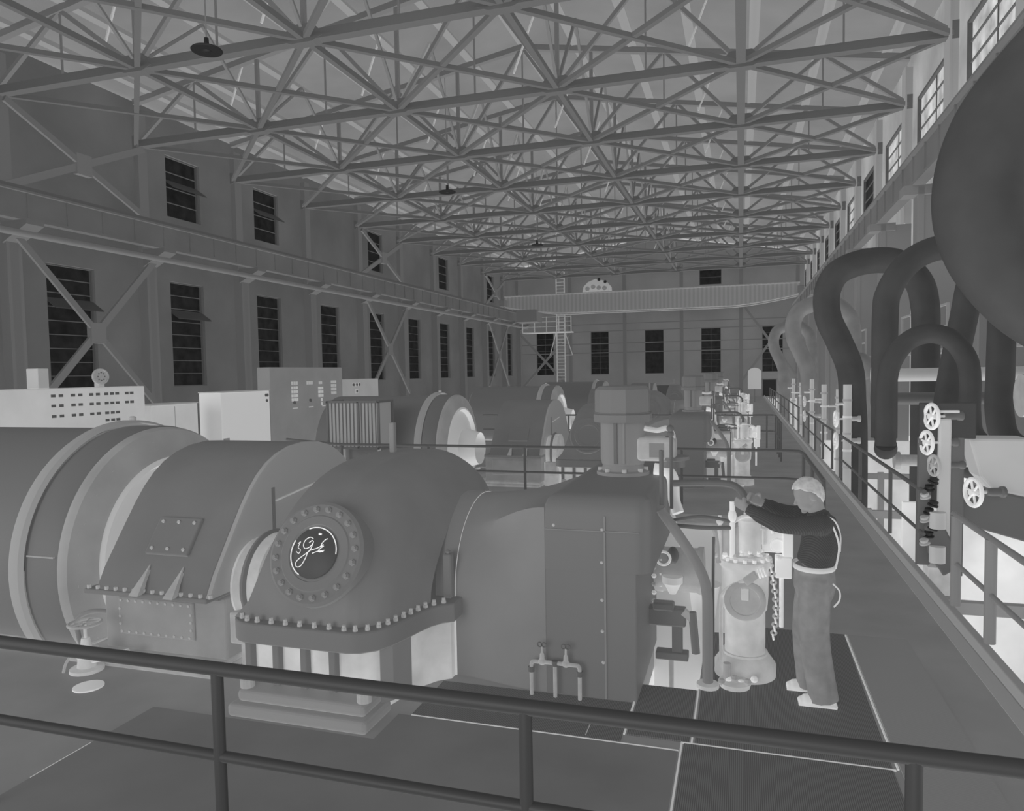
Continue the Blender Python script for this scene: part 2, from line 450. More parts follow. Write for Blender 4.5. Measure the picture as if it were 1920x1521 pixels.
# pendant lamps
def lamp(x, y, z, label):
    t = thing('pendant_lamp', (x, y, z), label, 'lamp', 'pendant lamps over the hall')
    MB().lathe([(0, .34), (.02, .355), (.05, .33), (.09, .14), (.13, .06), (.3, .05), (.31, .02)], (x, y, z), (0,0,1), 28).build('lamp_shade', M_black, t)
    MB().cyl((x, y, z+.3), (x, y, ROOFZ(x)+.32), .018, 6).build('cord', M_web, t)
    MB().ball((x, y, z+.02), (.12, .12, .05)).build('bulb', M_black, t)
lamp(-11.8, 14.54, 10.15, 'round black pendant lamp high near the camera, largest of three')
lamp(-11.7, 28.87, 10.15, 'round black pendant lamp over the hall, middle of the three')
lamp(-11.62, 42.7, 10.15, 'round black pendant lamp deep in the hall, smallest of three')

# ================================================================== COLUMNS, GIRDERS
def colL(y):
    t = thing('crane_column', (XL+.7, y, 0), None, 'column')
    s = MB(); s.box((XL, y-.14, 0), (XL+.5, y+.14, 7.4)); s.box((XL+.42, y-.25, 0), (XL+.5, y+.25, 7.4)); s.build('shaft', M_col, t, smooth=0)
    u = MB(); u.box((XL, y-.12, 7.4), (XL+.3, y+.12, ZC+1.2)); u.box((XL+.24, y-.22, 7.4), (XL+.3, y+.22, ZC+1.2)); u.build('upper_shaft', M_col, t, smooth=0)
    b = MB(); b.prism([(XL+.4, 6.8), (XL+1.4, 7.3), (XL+1.4, 7.44), (XL+.4, 7.44)], y-.3, y+.3, 'y'); b.build('bracket', M_girder, t, smooth=0)
    MB().box((XL, y-.4, 0), (XL+.7, y+.4, .06)).build('base_plate', M_col, t, smooth=0)
    return t
c0 = colL(TY[0]); CS = [c0] + [copy_tree(c0, (0, y-TY[0], 0)) for y in TY[1:]] + [copy_tree(c0, (0, YF-.3-TY[0], 0))]
for i, t in enumerate(CS): tag(t, 'steel crane column against the left wall, %s one from the camera' % ORD[i], None, 'columns along the left wall')
def colR(y):
    t = thing('crane_column', (XR-.5, y, 0), None, 'column')
    s = MB(); s.box((XR-.95, y-.16, -4.5), (XR, y+.16, 7.4)); s.box((XR-.95, y-.3, -4.5), (XR-.8, y+.3, 7.4)); s.build('shaft', mat('right_column', 112, .7), t, smooth=0)
    u = MB(); u.box((XR-.25, y-.14, 7.4), (XR, y+.14, ZC+1.2)); u.box((XR-.25, y-.3, 7.4), (XR-.2, y+.3, ZC+1.2)); u.build('upper_shaft', mat('right_upper_column', 150, .7), t, smooth=0)
    MB().box((XR-1.3, y-.3, 7.2), (XR-.5, y+.3, 7.45)).build('bracket', M_girderp, t, smooth=0)
    return t
c1 = colR(TY[0]); CR = [c1] + [copy_tree(c1, (0, y-TY[0], 0)) for y in TY[1:]]
for i, t in enumerate(CR): tag(t, 'steel crane column along the right wall behind the pipes, %s one from the camera' % ORD[i], None, 'columns along the right wall')
def girder(x, label):
    t = thing('crane_girder', (x, 36, 7.45), label, 'crane girder')
    MB().box((x-.05, YB-2, 7.5), (x+.05, YF-.4, 8.3)).build('web_plate', M_girder, t, smooth=0)
    f = MB(); f.box((x-.16, YB-2, 7.44), (x+.16, YF-.4, 7.52)); f.box((x-.18, YB-2, 8.28), (x+.18, YF-.4, 8.34)); f.build('flange', M_girder, t, smooth=0)
    MB().box((x-.05, YB-2, 8.36), (x+.05, YF-.4, 8.48)).build('rail', M_dark, t, smooth=0)
    for y in [TY[0]+1.375*i for i in range(0, 42)]:
        MB().box((x-.10, y-.02, 7.52), (x+.10, y+.02, 8.28)).build('stiffener', M_girder, t, smooth=0)
girder(-20.7, 'long riveted crane girder along the left wall')
girder(4.55, 'long riveted crane girder along the right wall above the pipes')
# conduit pipe under the left girder
tag(MB().cyl((XL+1.25, YB, 7.02), (XL+1.25, YF-.6, 7.02), .1, 12).build('wall_pipe', mat('wall_pipe_paint', 112, .6)), 'long straight pipe running under the left crane girder', 'pipe')
def xbrace(y0, y1, z0, z1, x, label):
    t = thing('wall_brace', (x, (y0+y1)/2, z0), label, 'wall brace', 'cross braces on the left wall')
    MB().bar((x, y0, z0), (x, y1, z1), .24, .1, (1,0,0)).build('diagonal', M_girderp, t, smooth=0)
    MB().bar((x+.06, y0, z1), (x+.06, y1, z0), .2, .1, (1,0,0)).build('diagonal', M_col, t, smooth=0)
    ym, zm = (y0+y1)/2, (z0+z1)/2
    MB().box((x-.08, ym-.3, zm-.35), (x+.12, ym+.3, zm+.35)).build('gusset_plate', M_girderp, t, smooth=0)
T = TY[2]
xbrace(T, T+5.5, 1.4, 7.0, XL+.62, 'steel X brace across the nearest tall window of the left wall')
xbrace(T, T+5.5, 8.6, ZC-.2, XL+.35, 'steel X brace on the blank upper left wall above the girder')
xbrace(T+22, T+27.5, 1.4, 7.0, XL+.62, 'steel X brace across the fifth tall window of the left wall')
xbrace(T+22, T+27.5, 8.6, ZC-.2, XL+.35, 'steel X brace over the third upper window of the left wall')
xbrace(T+44, T+49.5, 1.4, 7.0, XL+.62, 'steel X brace across the ninth tall window of the left wall')
xbrace(T+44, T+49.5, 8.6, ZC-.2, XL+.35, 'steel X brace over the farthest upper window of the left wall')
def xbrace_far(x0, x1, z0, z1, label):
    y = YF-.35
    t = thing('wall_brace', ((x0+x1)/2, y, z0), label, 'wall brace', 'cross braces on the far wall')
    MB().bar((x0, y, z0), (x1, y, z1), .22, .1, (0,1,0)).build('diagonal', M_girderp, t, smooth=0)
    MB().bar((x0, y-.08, z1), (x1, y-.08, z0), .22, .1, (0,1,0)).build('diagonal', M_girderp, t, smooth=0)
xbrace_far(-21.3, -16.2, .9, 6.4, 'steel X brace across the far wall window nearest the left corner')
xbrace_far(.15, 5.0, 1.6, 8.5, 'steel X brace across the far wall window nearest the right corner')
for i, x in enumerate([-16.2, -10.8, -5.4, 0.0, 4.9]):
    m = MB(); m.box((x-.16, YF-.3, 0), (x+.16, YF-.02, ZC+1.4))
    tag(m.build('wall_column', M_col, smooth=0), 'steel column standing against the far end wall, %s from its left corner' % ORD[i], 'column', 'columns on the far wall')
# overhead travelling crane
def crane():
    y = 65.
    t = thing('travelling_crane', (-8, y, 8.48), 'overhead travelling crane bridge spanning the hall by the far wall', 'crane')
    zt = 9.45
    for dy in (-.9, .9):
        n = 24; top = []; bot = []
        for i in range(n+1):
            u = i/n; x = -20.55+25.1*u; e = abs(2*u-1); d = .85+.75*(1-max(0, (e-.55)/.45)**1.6) if e > .55 else 1.6
            top.append((x, zt)); bot.append((x, zt-d))
        MB().prism(top+bot[::-1], y+dy-.12, y+dy+.12, 'y').build('bridge_girder', stripe_mat('bridge_plate', 134, 144, .9, 'X') if 'bridge_plate' not in MATS else MATS['bridge_plate'], t, smooth=0)
        f = MB(); f.box((-20.55, y+dy-.3, zt), (4.55, y+dy+.3, zt+.09))
        for a, b in zip(bot, bot[1:]): f.bar((a[0], y+dy, a[1]), (b[0], y+dy, b[1]), .5, .07)
        f.build('flange', M_mid, t, smooth=0)
    for x in (-20.55, 4.55):
        MB().box((x-.25, y-1.9, 8.55), (x+.25, y+1.9, 9.15)).build('end_truck', M_girderp, t, smooth=0, bevel=.03)
        for dy in (-1.5, 1.5): MB().cyl((x-.1, y+dy, 8.7), (x+.1, y+dy, 8.7), .25, 20).build('wheel', M_dark, t)
    tr = MB(); tr.prism([(-13.4, 9.55), (-11.0, 9.55), (-11.05, 10.1), (-11.4, 10.5), (-12.2, 10.72), (-12.9, 10.45), (-13.3, 10.05)], y-.8, y+.8, 'y')
    tr = tr.build('trolley', M_geni, t, smooth=0, bevel=.04)
    for dx, z in ((-12.9, 9.85), (-12.4, 10.0), (-11.9, 9.9), (-11.4, 9.85)):
        MB().cyl((dx, y-.95, z), (dx, y-.8, z), .2, 16).build('drum', M_mid, tr)
    for dx, z in ((-11.9, 10.62), (-11.35, 10.4)): MB().ball((dx, y-.82, z), .14).build('sheave', M_black, tr)
    ca = MB(); ca.box((-19.3, y-1.6, 7.1), (-17.4, y+.3, 8.2)); ca.build('operator_cab', M_girderp, t, smooth=0, bevel=.03)
crane()
# ladder tower up to the crane
def ladder_tower():
    y = 69.
    t = thing('ladder_tower', (-16.5, y, 0), 'pale caged ladder tower with landing beside the far left window', 'ladder')
    x0, x1 = -16.95, -16.15
    for x in (x0, x1): MB().box((x-.05, y-.05, 0), (x+.05, y+.05, 12.6)).build('stile', M_pale, t, smooth=0)
    for i in range(39):
        MB().bar((x0, y, .3+i*.32), (x1, y, .3+i*.32), .05, .05).build('rung', M_pale, t, smooth=0)
    p = MB(); p.box((-20.2, y-.6, 6.35), (-15.4, y+.6, 6.45)); p.build('landing', M_pale, t, smooth=0)
    for z in (6.95, 7.4, 7.85):
        MB().bar((-20.2, y-.6, z), (-15.4, y-.6, z), .05, .05).build('guard_rail', M_pale, t, smooth=0)
    for x in (-20.2, -19, -17.8, -16.6, -15.4): MB().box((x-.04, y-.64, 6.4), (x+.04, y-.56, 7.9)).build('guard_post', M_pale, t, smooth=0)
    for a, b in (((-16.1, 6.35), (-15.4, 4.2)), ((-16.1, 4.2), (-15.4, 4.2)), ((-17, 6.35), (-17.6, 4.2))):
        MB().bar((a[0], y-.1, a[1]), (b[0], y-.1, b[1]), .07, .07).build('strut', M_pale, t, smooth=0)
ladder_tower()

# ================================================================== RAILINGS
def railing(pts, posts, label, z=1.07, mid=.55, r=.022, m=None, rp=None, bottom=0):
    m = m or M_railmid
    t = thing('safety_railing', (posts[0][0], posts[0][1], 0), label, 'railing')
    MB().tube([(p[0], p[1], z) for p in pts], r, 12).build('top_rail', m, t)
    MB().tube([(p[0], p[1], mid) for p in pts], r*.8, 12).build('mid_rail', m, t)
    for p in posts: MB().cyl((p[0], p[1], bottom), (p[0], p[1], z-.005), rp or r, 12).build('post', m, t)
    return t
railing([(-5.6, 3.19), (2.0, 3.19)], [(-4.4, 3.19), (-2.68, 3.19), (-.96, 3.19), (.66, 3.19), (1.98, 3.19)], 'thick dark tube railing in the foreground in front of the camera', z=1.045, mid=.565, r=.037, m=M_rail, rp=.033)
railing([(-10.6, 15.4), (-8.6, 14.4), (.78, 14.4), (1.02, 14.3), (1.06, 13.9), (1.06, 10.6)], [(-8.5, 14.4), (-6.4, 14.4), (-4.25, 14.4), (-1.1, 14.4), (1.06, 13.9), (1.06, 12.2), (1.06, 10.6)], 'dark tube railing behind the near turbine set, turning toward the man', r=.03)
railing([(2.12, 9.9), (2.12, 17.9)], [(2.12, 10.2), (2.12, 12.0), (2.12, 14.9), (2.12, 17.8)], 'tube railing on the right kerb between the valve rack and the first tall pipe', r=.028, bottom=.11)
railing([(2.12, 3.4), (2.12, 8.6)], [(2.12, 8.5), (2.12, 7.4), (2.12, 6.0), (2.12, 4.6)], 'heavy post railing on the right kerb nearest the camera', z=1.05, r=.03, rp=.05, m=mat('near_post_paint', 112, .6), bottom=.11)
railing([(2.12, 19.2), (2.12, 28.)], [(2.12, 19.3), (2.12, 21.4), (2.12, 23.6), (2.12, 25.8), (2.12, 27.9)], 'tube railing on the right kerb between the first and second tall bent pipes', r=.028, bottom=.11)
railing([(2.12, 30.), (2.12, 60.)], [(2.12, 30.1+3.3*i) for i in range(10)], 'distant tube railing on the right kerb past the second tall bent pipe', r=.03, bottom=.11)
railing([(-9., 25.2), (1.0, 25.2), (1.06, 25.0), (1.06, 21.6)], [(-8+2.2*i, 25.2) for i in range(5)] + [(1.06, 25.), (1.06, 23.6), (1.06, 22.6), (1.06, 21.6)], 'tube railing behind the second turbine set down the hall', r=.028)

# ================================================================== FLOOR PLATES
def plate(poly, label, m=None, h=.012):
    o = MB().prism(poly, .001, h, 'z').build('floor_plate', m or M_plate, smooth=0)
    return tag(o, label, 'floor plate', 'chequered steel floor plates')
plate([(-.31, 5.1), (.93, 5.1), (.95, 7.6), (-.31, 7.6)], 'ribbed steel floor plate under the man and the control column')
plate([(-.78, 5.1), (-.345, 5.1), (-.345, 5.96), (-.78, 5.96)], 'small ribbed floor plate between the tall housing and the control column')
plate([(-.38, 3.3), (.93, 3.3), (.93, 5.07), (-.38, 5.07)], 'ribbed steel floor plate just behind the foreground railing, right of centre')
plate([(-4.435, 2.0), (-.41, 2.0), (-.41, 4.95), (-2.5, 4.95), (-2.5, 4.55), (-4.435, 4.55)], 'wide smooth dark floor plate behind the foreground railing, left of centre', mat('smooth_plate', 106, .6, .2, .06, 1.))
plate([(-2.4, 4.98), (-.81, 4.98), (-.81, 5.6), (-2.4, 5.6)], 'ribbed steel floor plate strip at the foot of the tall housing')
plate([(.98, 3.3), (1.5, 3.3), (1.5, 7.6), (.98, 7.6)], 'faint ribbed floor plate along the right walkway beside the man', stripe_mat('walk_plate', 122, 130, 26, 'Y'))
sm = MB()
for a, b in (((-.33, 5.1), (-.33, 5.97)), ((.965, 5.1), (.965, 7.6)), ((-.395, 3.3), (-.395, 5.08)), ((-.8, 5.1), (-.8, 5.97))):
    sm.bar((a[0], a[1], .003), (b[0], b[1], .003), .012, .018)
for a, b in (((-.4, 5.085), (.95, 5.085)), ((-2.4, 4.965), (-.41, 4.965)), ((-1.06, 5.0), (-1.06, 5.27))): sm.bar((a[0], a[1], .003), (b[0], b[1], .003), .008, .018)
sm.bar((-4.445, 3.5, .003), (-4.445, 3.97, .003), .005, .014)
struct(sm.build('trim_4', M_seam, smooth=0))

# ================================================================== TURBINE SETS
YA, ZA = 6.55, .72
def sm3(t): t = max(0, min(1, t)); return t*t*(3-2*t)
PF = [(-3.62, 4.72), (-2.80, 4.72), (-2.70, 4.745), (-2.60, 4.83), (-2.545, 4.94), (-2.50, 5.1), (-2.46, 5.28), (-2.42, 5.42), (-2.36, 5.52), (-2.28, 5.58)]
def front_y(x):
    if x <= PF[0][0]: return PF[0][1]
    for (xa, ya), (xb, yb) in zip(PF, PF[1:]):
        if x <= xb: return ya+(yb-ya)*(x-xa)/(xb-xa)
    return PF[-1][1]
HX = -2.479
def hood_pt(t, th):
    x0 = -3.865; x = x0 + (HX-x0)*t
    c, s_ = math.cos(th), math.sin(th); e = 2/2.7
    cy = math.copysign(abs(c)**e, c); sz = abs(s_)**e
    u = max(0, min(1, (x+3.2)/(HX+3.2)))
    b = .701 + .94*(1-u**3.013); h = .734 + .411*(1-u**1.5)
    if c > 0:
        bp = YA-(front_y(x+.07)+.11); b = bp + (b-bp)*sm3(sz*1.1)
    return (x + .382*(1-t)**2*sz**.496, YA - b*cy, .69 + h*sz)
def plan(grow=0.):
    fr = [(-3.91-grow, YA)]
    for a in range(0, 91, 15):
        A = math.radians(180+a); fr.append((-3.65+(.26+grow)*math.cos(A), 4.98+(.26+grow)*math.sin(A)))
    for i, (x, y) in enumerate(PF[1:]):
        d = Vector((PF[min(i+2, len(PF)-1)][0]-PF[i][0], PF[min(i+2, len(PF)-1)][1]-PF[i][1])).normalized()
        fr.append((x+d.y*grow, y-d.x*grow))
    back = [(x, 2*YA-y) for x, y in fr[::-1]]
    return fr + [p for p in back if abs(p[1]-YA) > 1e-6]
def exhaust_turbine():
    t = thing('steam_turbine', (-2.9, YA, 0), 'near grey steam turbine with domed exhaust hood and round script emblem', 'turbine', 'steam turbines in a row')
    nt, nth = 72, 56
    m = MB(); V = [hood_pt(i/nt, PI*j/nth) for i in range(nt+1) for j in range(nth+1)]
    F = [[i*(nth+1)+j, i*(nth+1)+j+1, (i+1)*(nth+1)+j+1, (i+1)*(nth+1)+j] for i in range(nt) for j in range(nth)]
    m.add(V, F)
    # end face, gently bulged
    c = (-3.80, YA, .69); R = [hood_pt(0, PI*j/nth) for j in range(nth+1)]; rings = [R]
    for q in (.75, .5, .25, 0.02):
        rings.append([(p[0]-.05*(1-q*q)+(c[0]-p[0])*(1-q)*.0, c[1]+(p[1]-c[1])*q, c[2]+(p[2]-c[2])*q) for p in R])
    m.loft(rings, closed=False, caps=False)
    hood = m.build('exhaust_hood', M_hood, t, smooth=50)
    # flange
    fl = MB().prism(plan(), .53, .69, 'z').build('hood_flange', M_hoodf, t, smooth=30, bevel=.012)
    # bolts on the flange
    pts = [p for p in plan(-.05) if p[1] < YA-.9]
    acc = 0; last = pts[0]; out = [pts[0]]
    dense = []
    for a, b in zip(pts, pts[1:]):
        for i in range(20): dense.append((a[0]+(b[0]-a[0])*i/20, a[1]+(b[1]-a[1])*i/20))
    for q in dense:
        acc += math.dist(q, last); last = q
        if acc > .088: out.append(q); acc = 0
    for (x, y) in out:
        b = MB(); b.lathe([(0, .021), (.022, .021), (.024, .016), (.045, .016)], (x, y, .688), (0,0,1), 6); b.build('bolt', M_bolt, t, smooth=0)
    # manhole boss and emblem
    th = 0
    best = min(((hood_pt(tt/200, a/200*PI/2), tt, a) for tt in range(30, 120) for a in range(20, 150)), key=lambda e: abs(e[0][0]+3.17)+abs(e[0][2]-1.21))
    c = Vector(best[0]); p1 = Vector(hood_pt(best[1]/200+.01, best[2]/200*PI/2)); p2 = Vector(hood_pt(best[1]/200, best[2]/200*PI/2+.02))
    n = (p1-c).cross(p2-c).normalized()
    if n.y > 0: n = -n
    n = (n + Vector((0, -.12, -.05))).normalized()
    u = Vector((1, 0, 0)); u = (u-n*u.dot(n)).normalized(); v = n.cross(u)
    if v.z < 0: v = -v
    boss = MB(); boss.lathe([(-.2, .41), (.02, .41), (.04, .385), (.04, .30), (.05, .29), (.05, .225), (.04, .22), (.04, .0001)], c-n*.01, n, 56, caps=False)
    boss = boss.build('manhole_cover', M_hoodf, t, smooth=35)
    for i in range(20):
        a = 2*PI*(i+.5)/20; q = c + (u*math.cos(a)+v*math.sin(a))*.345 + n*.025
        MB().lathe([(0, .026), (.022, .026), (.024, .017), (.04, .017)], q, n, 6).build('bolt', mat('bolt_grey', 116, .6), boss, smooth=0)
    dk = MB().lathe([(.03, .0001), (.042, .2), (.046, .195), (.046, .0001)], c, n, 40, caps=False).build('emblem_disc', mat('emblem_dark', 62, .5), boss)
    em = MB(); S = .2/130.
    def st(pl, r=.0032, k=6):
        P = [c + u*(x*S) + v*(-y*S) + n*.052 for x, y in pl]
        em.tube(bez(P, k) if len(P) > 2 else P, r, 8)
    E0 = (563, 812); q = lambda L: [(x-E0[0], y-E0[1]) for x, y in L]
    st([(128*math.cos(a), 128*math.sin(a)) for a in [math.radians(d) for d in range(118, 212, 8)]], .0045, 3)
    st([(128*math.cos(a), 128*math.sin(a)) for a in [math.radians(d) for d in range(248, 362, 8)]], .0045, 3)
    st(q([(466, 772), (478, 762), (470, 790), (486, 802), (480, 820), (464, 812)]), .003)
    st(q([(548, 742), (528, 736), (504, 752), (498, 778), (512, 794), (536, 784), (552, 760), (542, 752), (528, 764)]), .0034)
    st(q([(552, 764), (540, 800), (510, 828), (484, 850), (472, 872), (484, 888), (506, 880), (522, 846), (536, 806), (580, 788), (612, 768)]), .0034)
    st(q([(632, 738), (618, 744), (602, 764), (600, 780), (614, 776), (596, 790), (590, 804), (604, 806), (622, 796)]), .0036)
    st(q([(556, 816), (580, 806), (606, 800), (618, 802)]), .0034)
    st(q([(576, 716), (590, 718)]), .008); st(q([(588, 802), (616, 804)]), .005)
    em.build('script_emblem', M_logo, boss)
    # drain stud on the crown
    MB().box((-3.32, YA-.03, 1.78), (-3.265, YA+.03, 2.13)).build('lifting_post', M_lag, t, smooth=0, bevel=.01)
    # ribs, and casing coloured pale for the recess shade, tones inverted
    MB().prism(plan(-.13), .0, .53, 'z').build('lower_casing', mat('casing_shade_pale', 190, .6, .2, .08, 3.), t, smooth=30)
    for x in (-3.72, -3.47, -3.22, -2.97):
        MB().box((x-.03, 4.79, .15), (x+.03, 4.86, .53)).build('support_rib', M_hoodf, t, smooth=0, bevel=.01)
    k = MB(); k.add([(-2.62, 4.90, .1), (-2.55, 4.98, .1), (-2.50, 5.20, .1), (-2.58, 5.12, .1), (-2.62, 4.90, .53), (-2.55, 4.98, .53), (-2.50, 5.20, .53), (-2.58, 5.12, .53)],
        [[0,3,2,1],[4,5,6,7],[0,1,5,4],[1,2,6,5],[2,3,7,6],[3,0,4,7]]); k.build('support_rib', M_lag, t, smooth=0)
    MB().box((-2.47, 5.72, 0), (-2.36, 7.4, .5)).build('neck_pedestal', M_cab, t, smooth=0, bevel=.01)
    ft = MB(); ft.box((-3.77, 4.58, 0), (-2.58, 5.0, .10)); ft.box((-3.72, 4.64, .10), (-2.62, 5.0, .19)); ft.build('foot_plate', mat('foot_paint', 128, .6), t, smooth=0, bevel=.03, seg=3)
    for x in (-3.68, -2.66): MB().lathe([(0, .055), (.06, .055), (.08, .04)], (x, 4.72, .19), (0,0,1), 12).build('anchor_bolt', M_mid, t, smooth=0)
    # neck between hood and lagging
    nk = MB(); prof = []
    for j in range(25):
        a = PI*j/24; prof.append((YA-.80*math.cos(a), ZA+.75*math.sin(a)))
    prof = [(YA-.80, .5)] + prof + [(YA+.80, .5)]
    nk.prism(prof, -2.52, -2.345, 'x'); nk.build('neck_shell', M_lag, t, smooth=40)
    rb = MB(); rb.box((-2.425, 5.69, .69), (-2.35, 5.77, 1.07)); rb.box((-2.41, 5.71, 1.07), (-2.37, 5.76, 1.10)); rb.build('neck_rib', M_hoodf, t, smooth=0, bevel=.015)
    # lagging: arch on legs, swelling into the square housing
    rings = []
    for i in range(17):
        s_ = i/16; x = -2.345+.84*s_; k = sm3(s_); R = []
        n = 40
        for j in range(n+1):
            a = PI*j/n; c_, q_ = math.cos(a), math.sin(a)
            A = (YA-.78*c_, ZA+.74*q_)
            sq = max(abs(c_), abs(q_)); Bx = (YA-.93*c_/sq*(1 if sq else 0), ZA+.80*q_/sq)
            R.append((x, A[0]+(Bx[0]-A[0])*k, A[1]+(Bx[1]-A[1])*k))
        R = [(x, R[0][1], 0)] + R + [(x, R[-1][1], 0)]
        rings.append(R)
    MB().loft(rings).build('lagging_jacket', M_lag, t, smooth=40)
    e = MB(); e.tube([(-2.352, y, z) for (_, y, z) in rings[0]], .010, 6); e.build('jacket_edge', M_bright, t)
    return t
def housing():
    t = thing('governor_housing', (-1.15, 6.9, 0), 'near tall square sheet metal housing at the right end of the turbine', 'housing', 'square housings in a row')
    def rr(x0, x1, y0, y1, r):
        P = []
        for cx_, cy_, a0 in ((x0+.02, y0+.02, 180), (x1-r, y0+r, 270), (x1-r, y1-r, 0), (x0+.02, y1-.02, 90)):
            R = .02 if cx_ < x0+.1 else r
            for a in range(0, 91, 15): P.append((cx_+R*math.cos(math.radians(a0+a)), cy_+R*math.sin(math.radians(a0+a))))
        return P
    up = MB(); P = rr(-1.51, -.66, 5.62, 8.2, .13); n = len(P); rings = []
    for z, ins in ((1.02, 0), (1.48, 0), (1.54, .012), (1.59, .05), (1.615, .11), (1.62, .2)):
        rings.append([(x+(-1.085-x)*ins/.43*.5, y+(6.91-y)*ins/1.29, z) for x, y in P])
    up.loft(rings); up.build('upper_case', M_boxm, t, smooth=30)
    MB().box((-1.51, 5.625, 0), (-.775, 8.2, 1.03)).build('lower_case', M_boxm, t, smooth=0, bevel=.01)
    MB().box((-1.025, 5.606, .0), (-1.012, 5.63, 1.47)).build('seam_strip', M_lag, t, smooth=0)
    for x, z in ((-1.045, .55), (-1.045, .8), (-1.045, 1.1), (-1.04, 1.36), (-1.43, 1.38), (-1.04, .3)):
        MB().lathe([(0, .014), (.01, .008)], (x, 5.622, z), (0,-1,0), 12).build('screw', M_bolt, t, smooth=0)
    MB().box((-1.50, 5.606, 1.345), (-.75, 5.625, 1.353)).build('seam_strip', M_lag, t, smooth=0)
    return t
def taps():
    t = thing('drain_valves', (-1.4, 5.54, 0), 'pair of small drain taps on three pipes at the foot of the near housing', 'valves')
    y = 5.545
    p = MB()
    p.tube(bez([(-1.61, y, 0), (-1.61, y, .24), (-1.60, y, .275), (-1.57, y, .285), (-1.26, y, .285), (-1.225, y, .275), (-1.215, y, .24), (-1.215, y, 0)], 5), .016, 10)
    p.cyl((-1.415, y, 0), (-1.415, y, .285), .016, 10); p.build('pipework', M_mid, t)
    for x in (-1.61, -1.215, -1.415): MB().lathe([(0, .026), (.04, .026)], (x, y, .2 if x != -1.415 else .265), (0,0,1), 10).build('coupling', M_dark, t, smooth=0)
    for x in (-1.52, -1.325):
        b = MB(); b.ball((x, y, .29), (.032, .028, .03)); b.lathe([(0, .022), (.05, .018), (.06, .01), (.11, .008)], (x, y, .3), (0,0,1), 12)
        b.build('valve_body', M_mid, t)
        k = MB(); k.torus((x-.018, y, .425), (0,1,0), .018, .006, 16, 6); k.torus((x+.018, y, .425), (0,1,0), .018, .006, 16, 6); k.build('tap_key', M_dark, t)
    return t
def bearing_housing():
    t = thing('bearing_housing', (-4.9, YA, 0), 'near arched bearing housing with bolted plates, between generator and turbine', 'bearing housing', 'arched housings in a row')
    yc = 6.5
    half = [(5.02, .74), (5.12, .92), (5.30, 1.17), (5.50, 1.44), (5.62, 1.58), (5.74, 1.69), (5.88, 1.785), (6.05, 1.86), (6.25, 1.91), (6.5, 1.93)]
    prof = half + [(2*yc-y, z) for y, z in half[:-1]][::-1]
    # shell and end plate
    n = len(prof); m = MB()
    m.loft([[(-5.47, y, z) for y, z in prof], [(-5.45, y, z) for y, z in prof], [(-4.30, y, z) for y, z in prof]], closed=True, caps=True)
    m.build('arch_shell', M_arch, t, smooth=40)
    e = MB(); sc = lambda s_, x: [(x, yc+(y-yc)*s_, .74+(z-.74)*s_) for y, z in prof]
    e.loft([sc(1.0, -4.31), sc(1.0, -4.26), sc(.985, -4.25)]); e.build('end_plate', M_archp, t, smooth=30)
    MB().box((-4.252, 5.9, .74), (-4.24, 5.94, 1.55)).build('end_seam', M_arch, t, smooth=0)
    MB().bar((-4.243, 5.95, 1.42), (-4.243, 6.75, 1.50), .02, .015).build('end_groove', M_pale, t, smooth=0)
    # hatch on the sloping side
    def slope(s_): return (5.12+(.38)*s_, .92+(.52)*s_)
    nv = Vector((0, -.52, .38)).normalized()
    hp = MB(); (ya, za), (yb, zb) = slope(.22), slope(.78)
    V = [Vector((-5.08, ya, za)), Vector((-4.62, ya, za)), Vector((-4.62, yb, zb)), Vector((-5.08, yb, zb))]
    hp.add([q-nv*.01 for q in V]+[q+nv*.03 for q in V], [[0,3,2,1],[4,5,6,7],[0,1,5,4],[1,2,6,5],[2,3,7,6],[3,0,4,7]])
    hp = hp.build('hatch', M_arch, t, smooth=0, bevel=.012)
    for i in range(3):
        for s_ in (.30, .70):
            y, z = slope(s_); MB().lathe([(0, .016), (.015, .016)], Vector((-5.02+.17*i, y, z))+nv*.028, nv, 6).build('bolt', M_bolt, hp, smooth=0)
    # gussets
    for x in (-4.98, -4.62):
        g = MB(); g.prism([(4.99, .74), (5.12, .92), (5.06, .74)], x-.02, x+.02, 'x'); g.add([(x-.05, 4.93, .74), (x+.05, 4.93, .74), (x, 5.14, .97), (x, 5.2, .74)], [[0,1,2],[1,3,2],[3,0,2],[0,3,1]])
        g.build('gusset', M_mid, t, smooth=0)
    # pedestal block with mouldings
    MB().box((-5.68, 5.30, .10), (-4.33, 7.8, .66)).build('pedestal', M_block, t, smooth=0, bevel=.015)
    s_ = MB(); s_.box((-5.68, 5.22, .655), (-4.33, 7.85, .70)); s_.box((-5.60, 5.0, .70), (-4.28, 7.95, .745)); s_.build('pedestal_ledge', M_hoodf, t, smooth=0, bevel=.012)
    for x in [-5.56+.1*i for i in range(14)]:
        MB().lathe([(0, .02), (.03, .02)], (x, 5.03, .745), (0,0,1), 6).build('ledge_bolt', M_bolt, t, smooth=0)
    pn = MB().box((-5.50, 5.272, .25), (-4.66, 5.302, .60)).build('cover_plate', M_block, t, smooth=0, bevel=.02)
    for i in range(10):
        for z in (.28, .57): MB().lathe([(0, .013), (.012, .013)], (-5.46+.084*i, 5.275, z), (0,-1,0), 6).build('bolt', M_bolt, pn, smooth=0)
    for i in range(3):
        for x in (-5.475, -4.685): MB().lathe([(0, .013), (.012, .013)], (x, 5.275, .35+.07*i), (0,-1,0), 6).build('bolt', M_bolt, pn, smooth=0)
    b = MB(); b.box((-5.95, 5.12, 0), (-4.33, 7.9, .06)); b.box((-5.80, 5.2, .06), (-4.33, 7.85, .11)); b.build('base_slab', M_mid, t, smooth=0, bevel=.012)
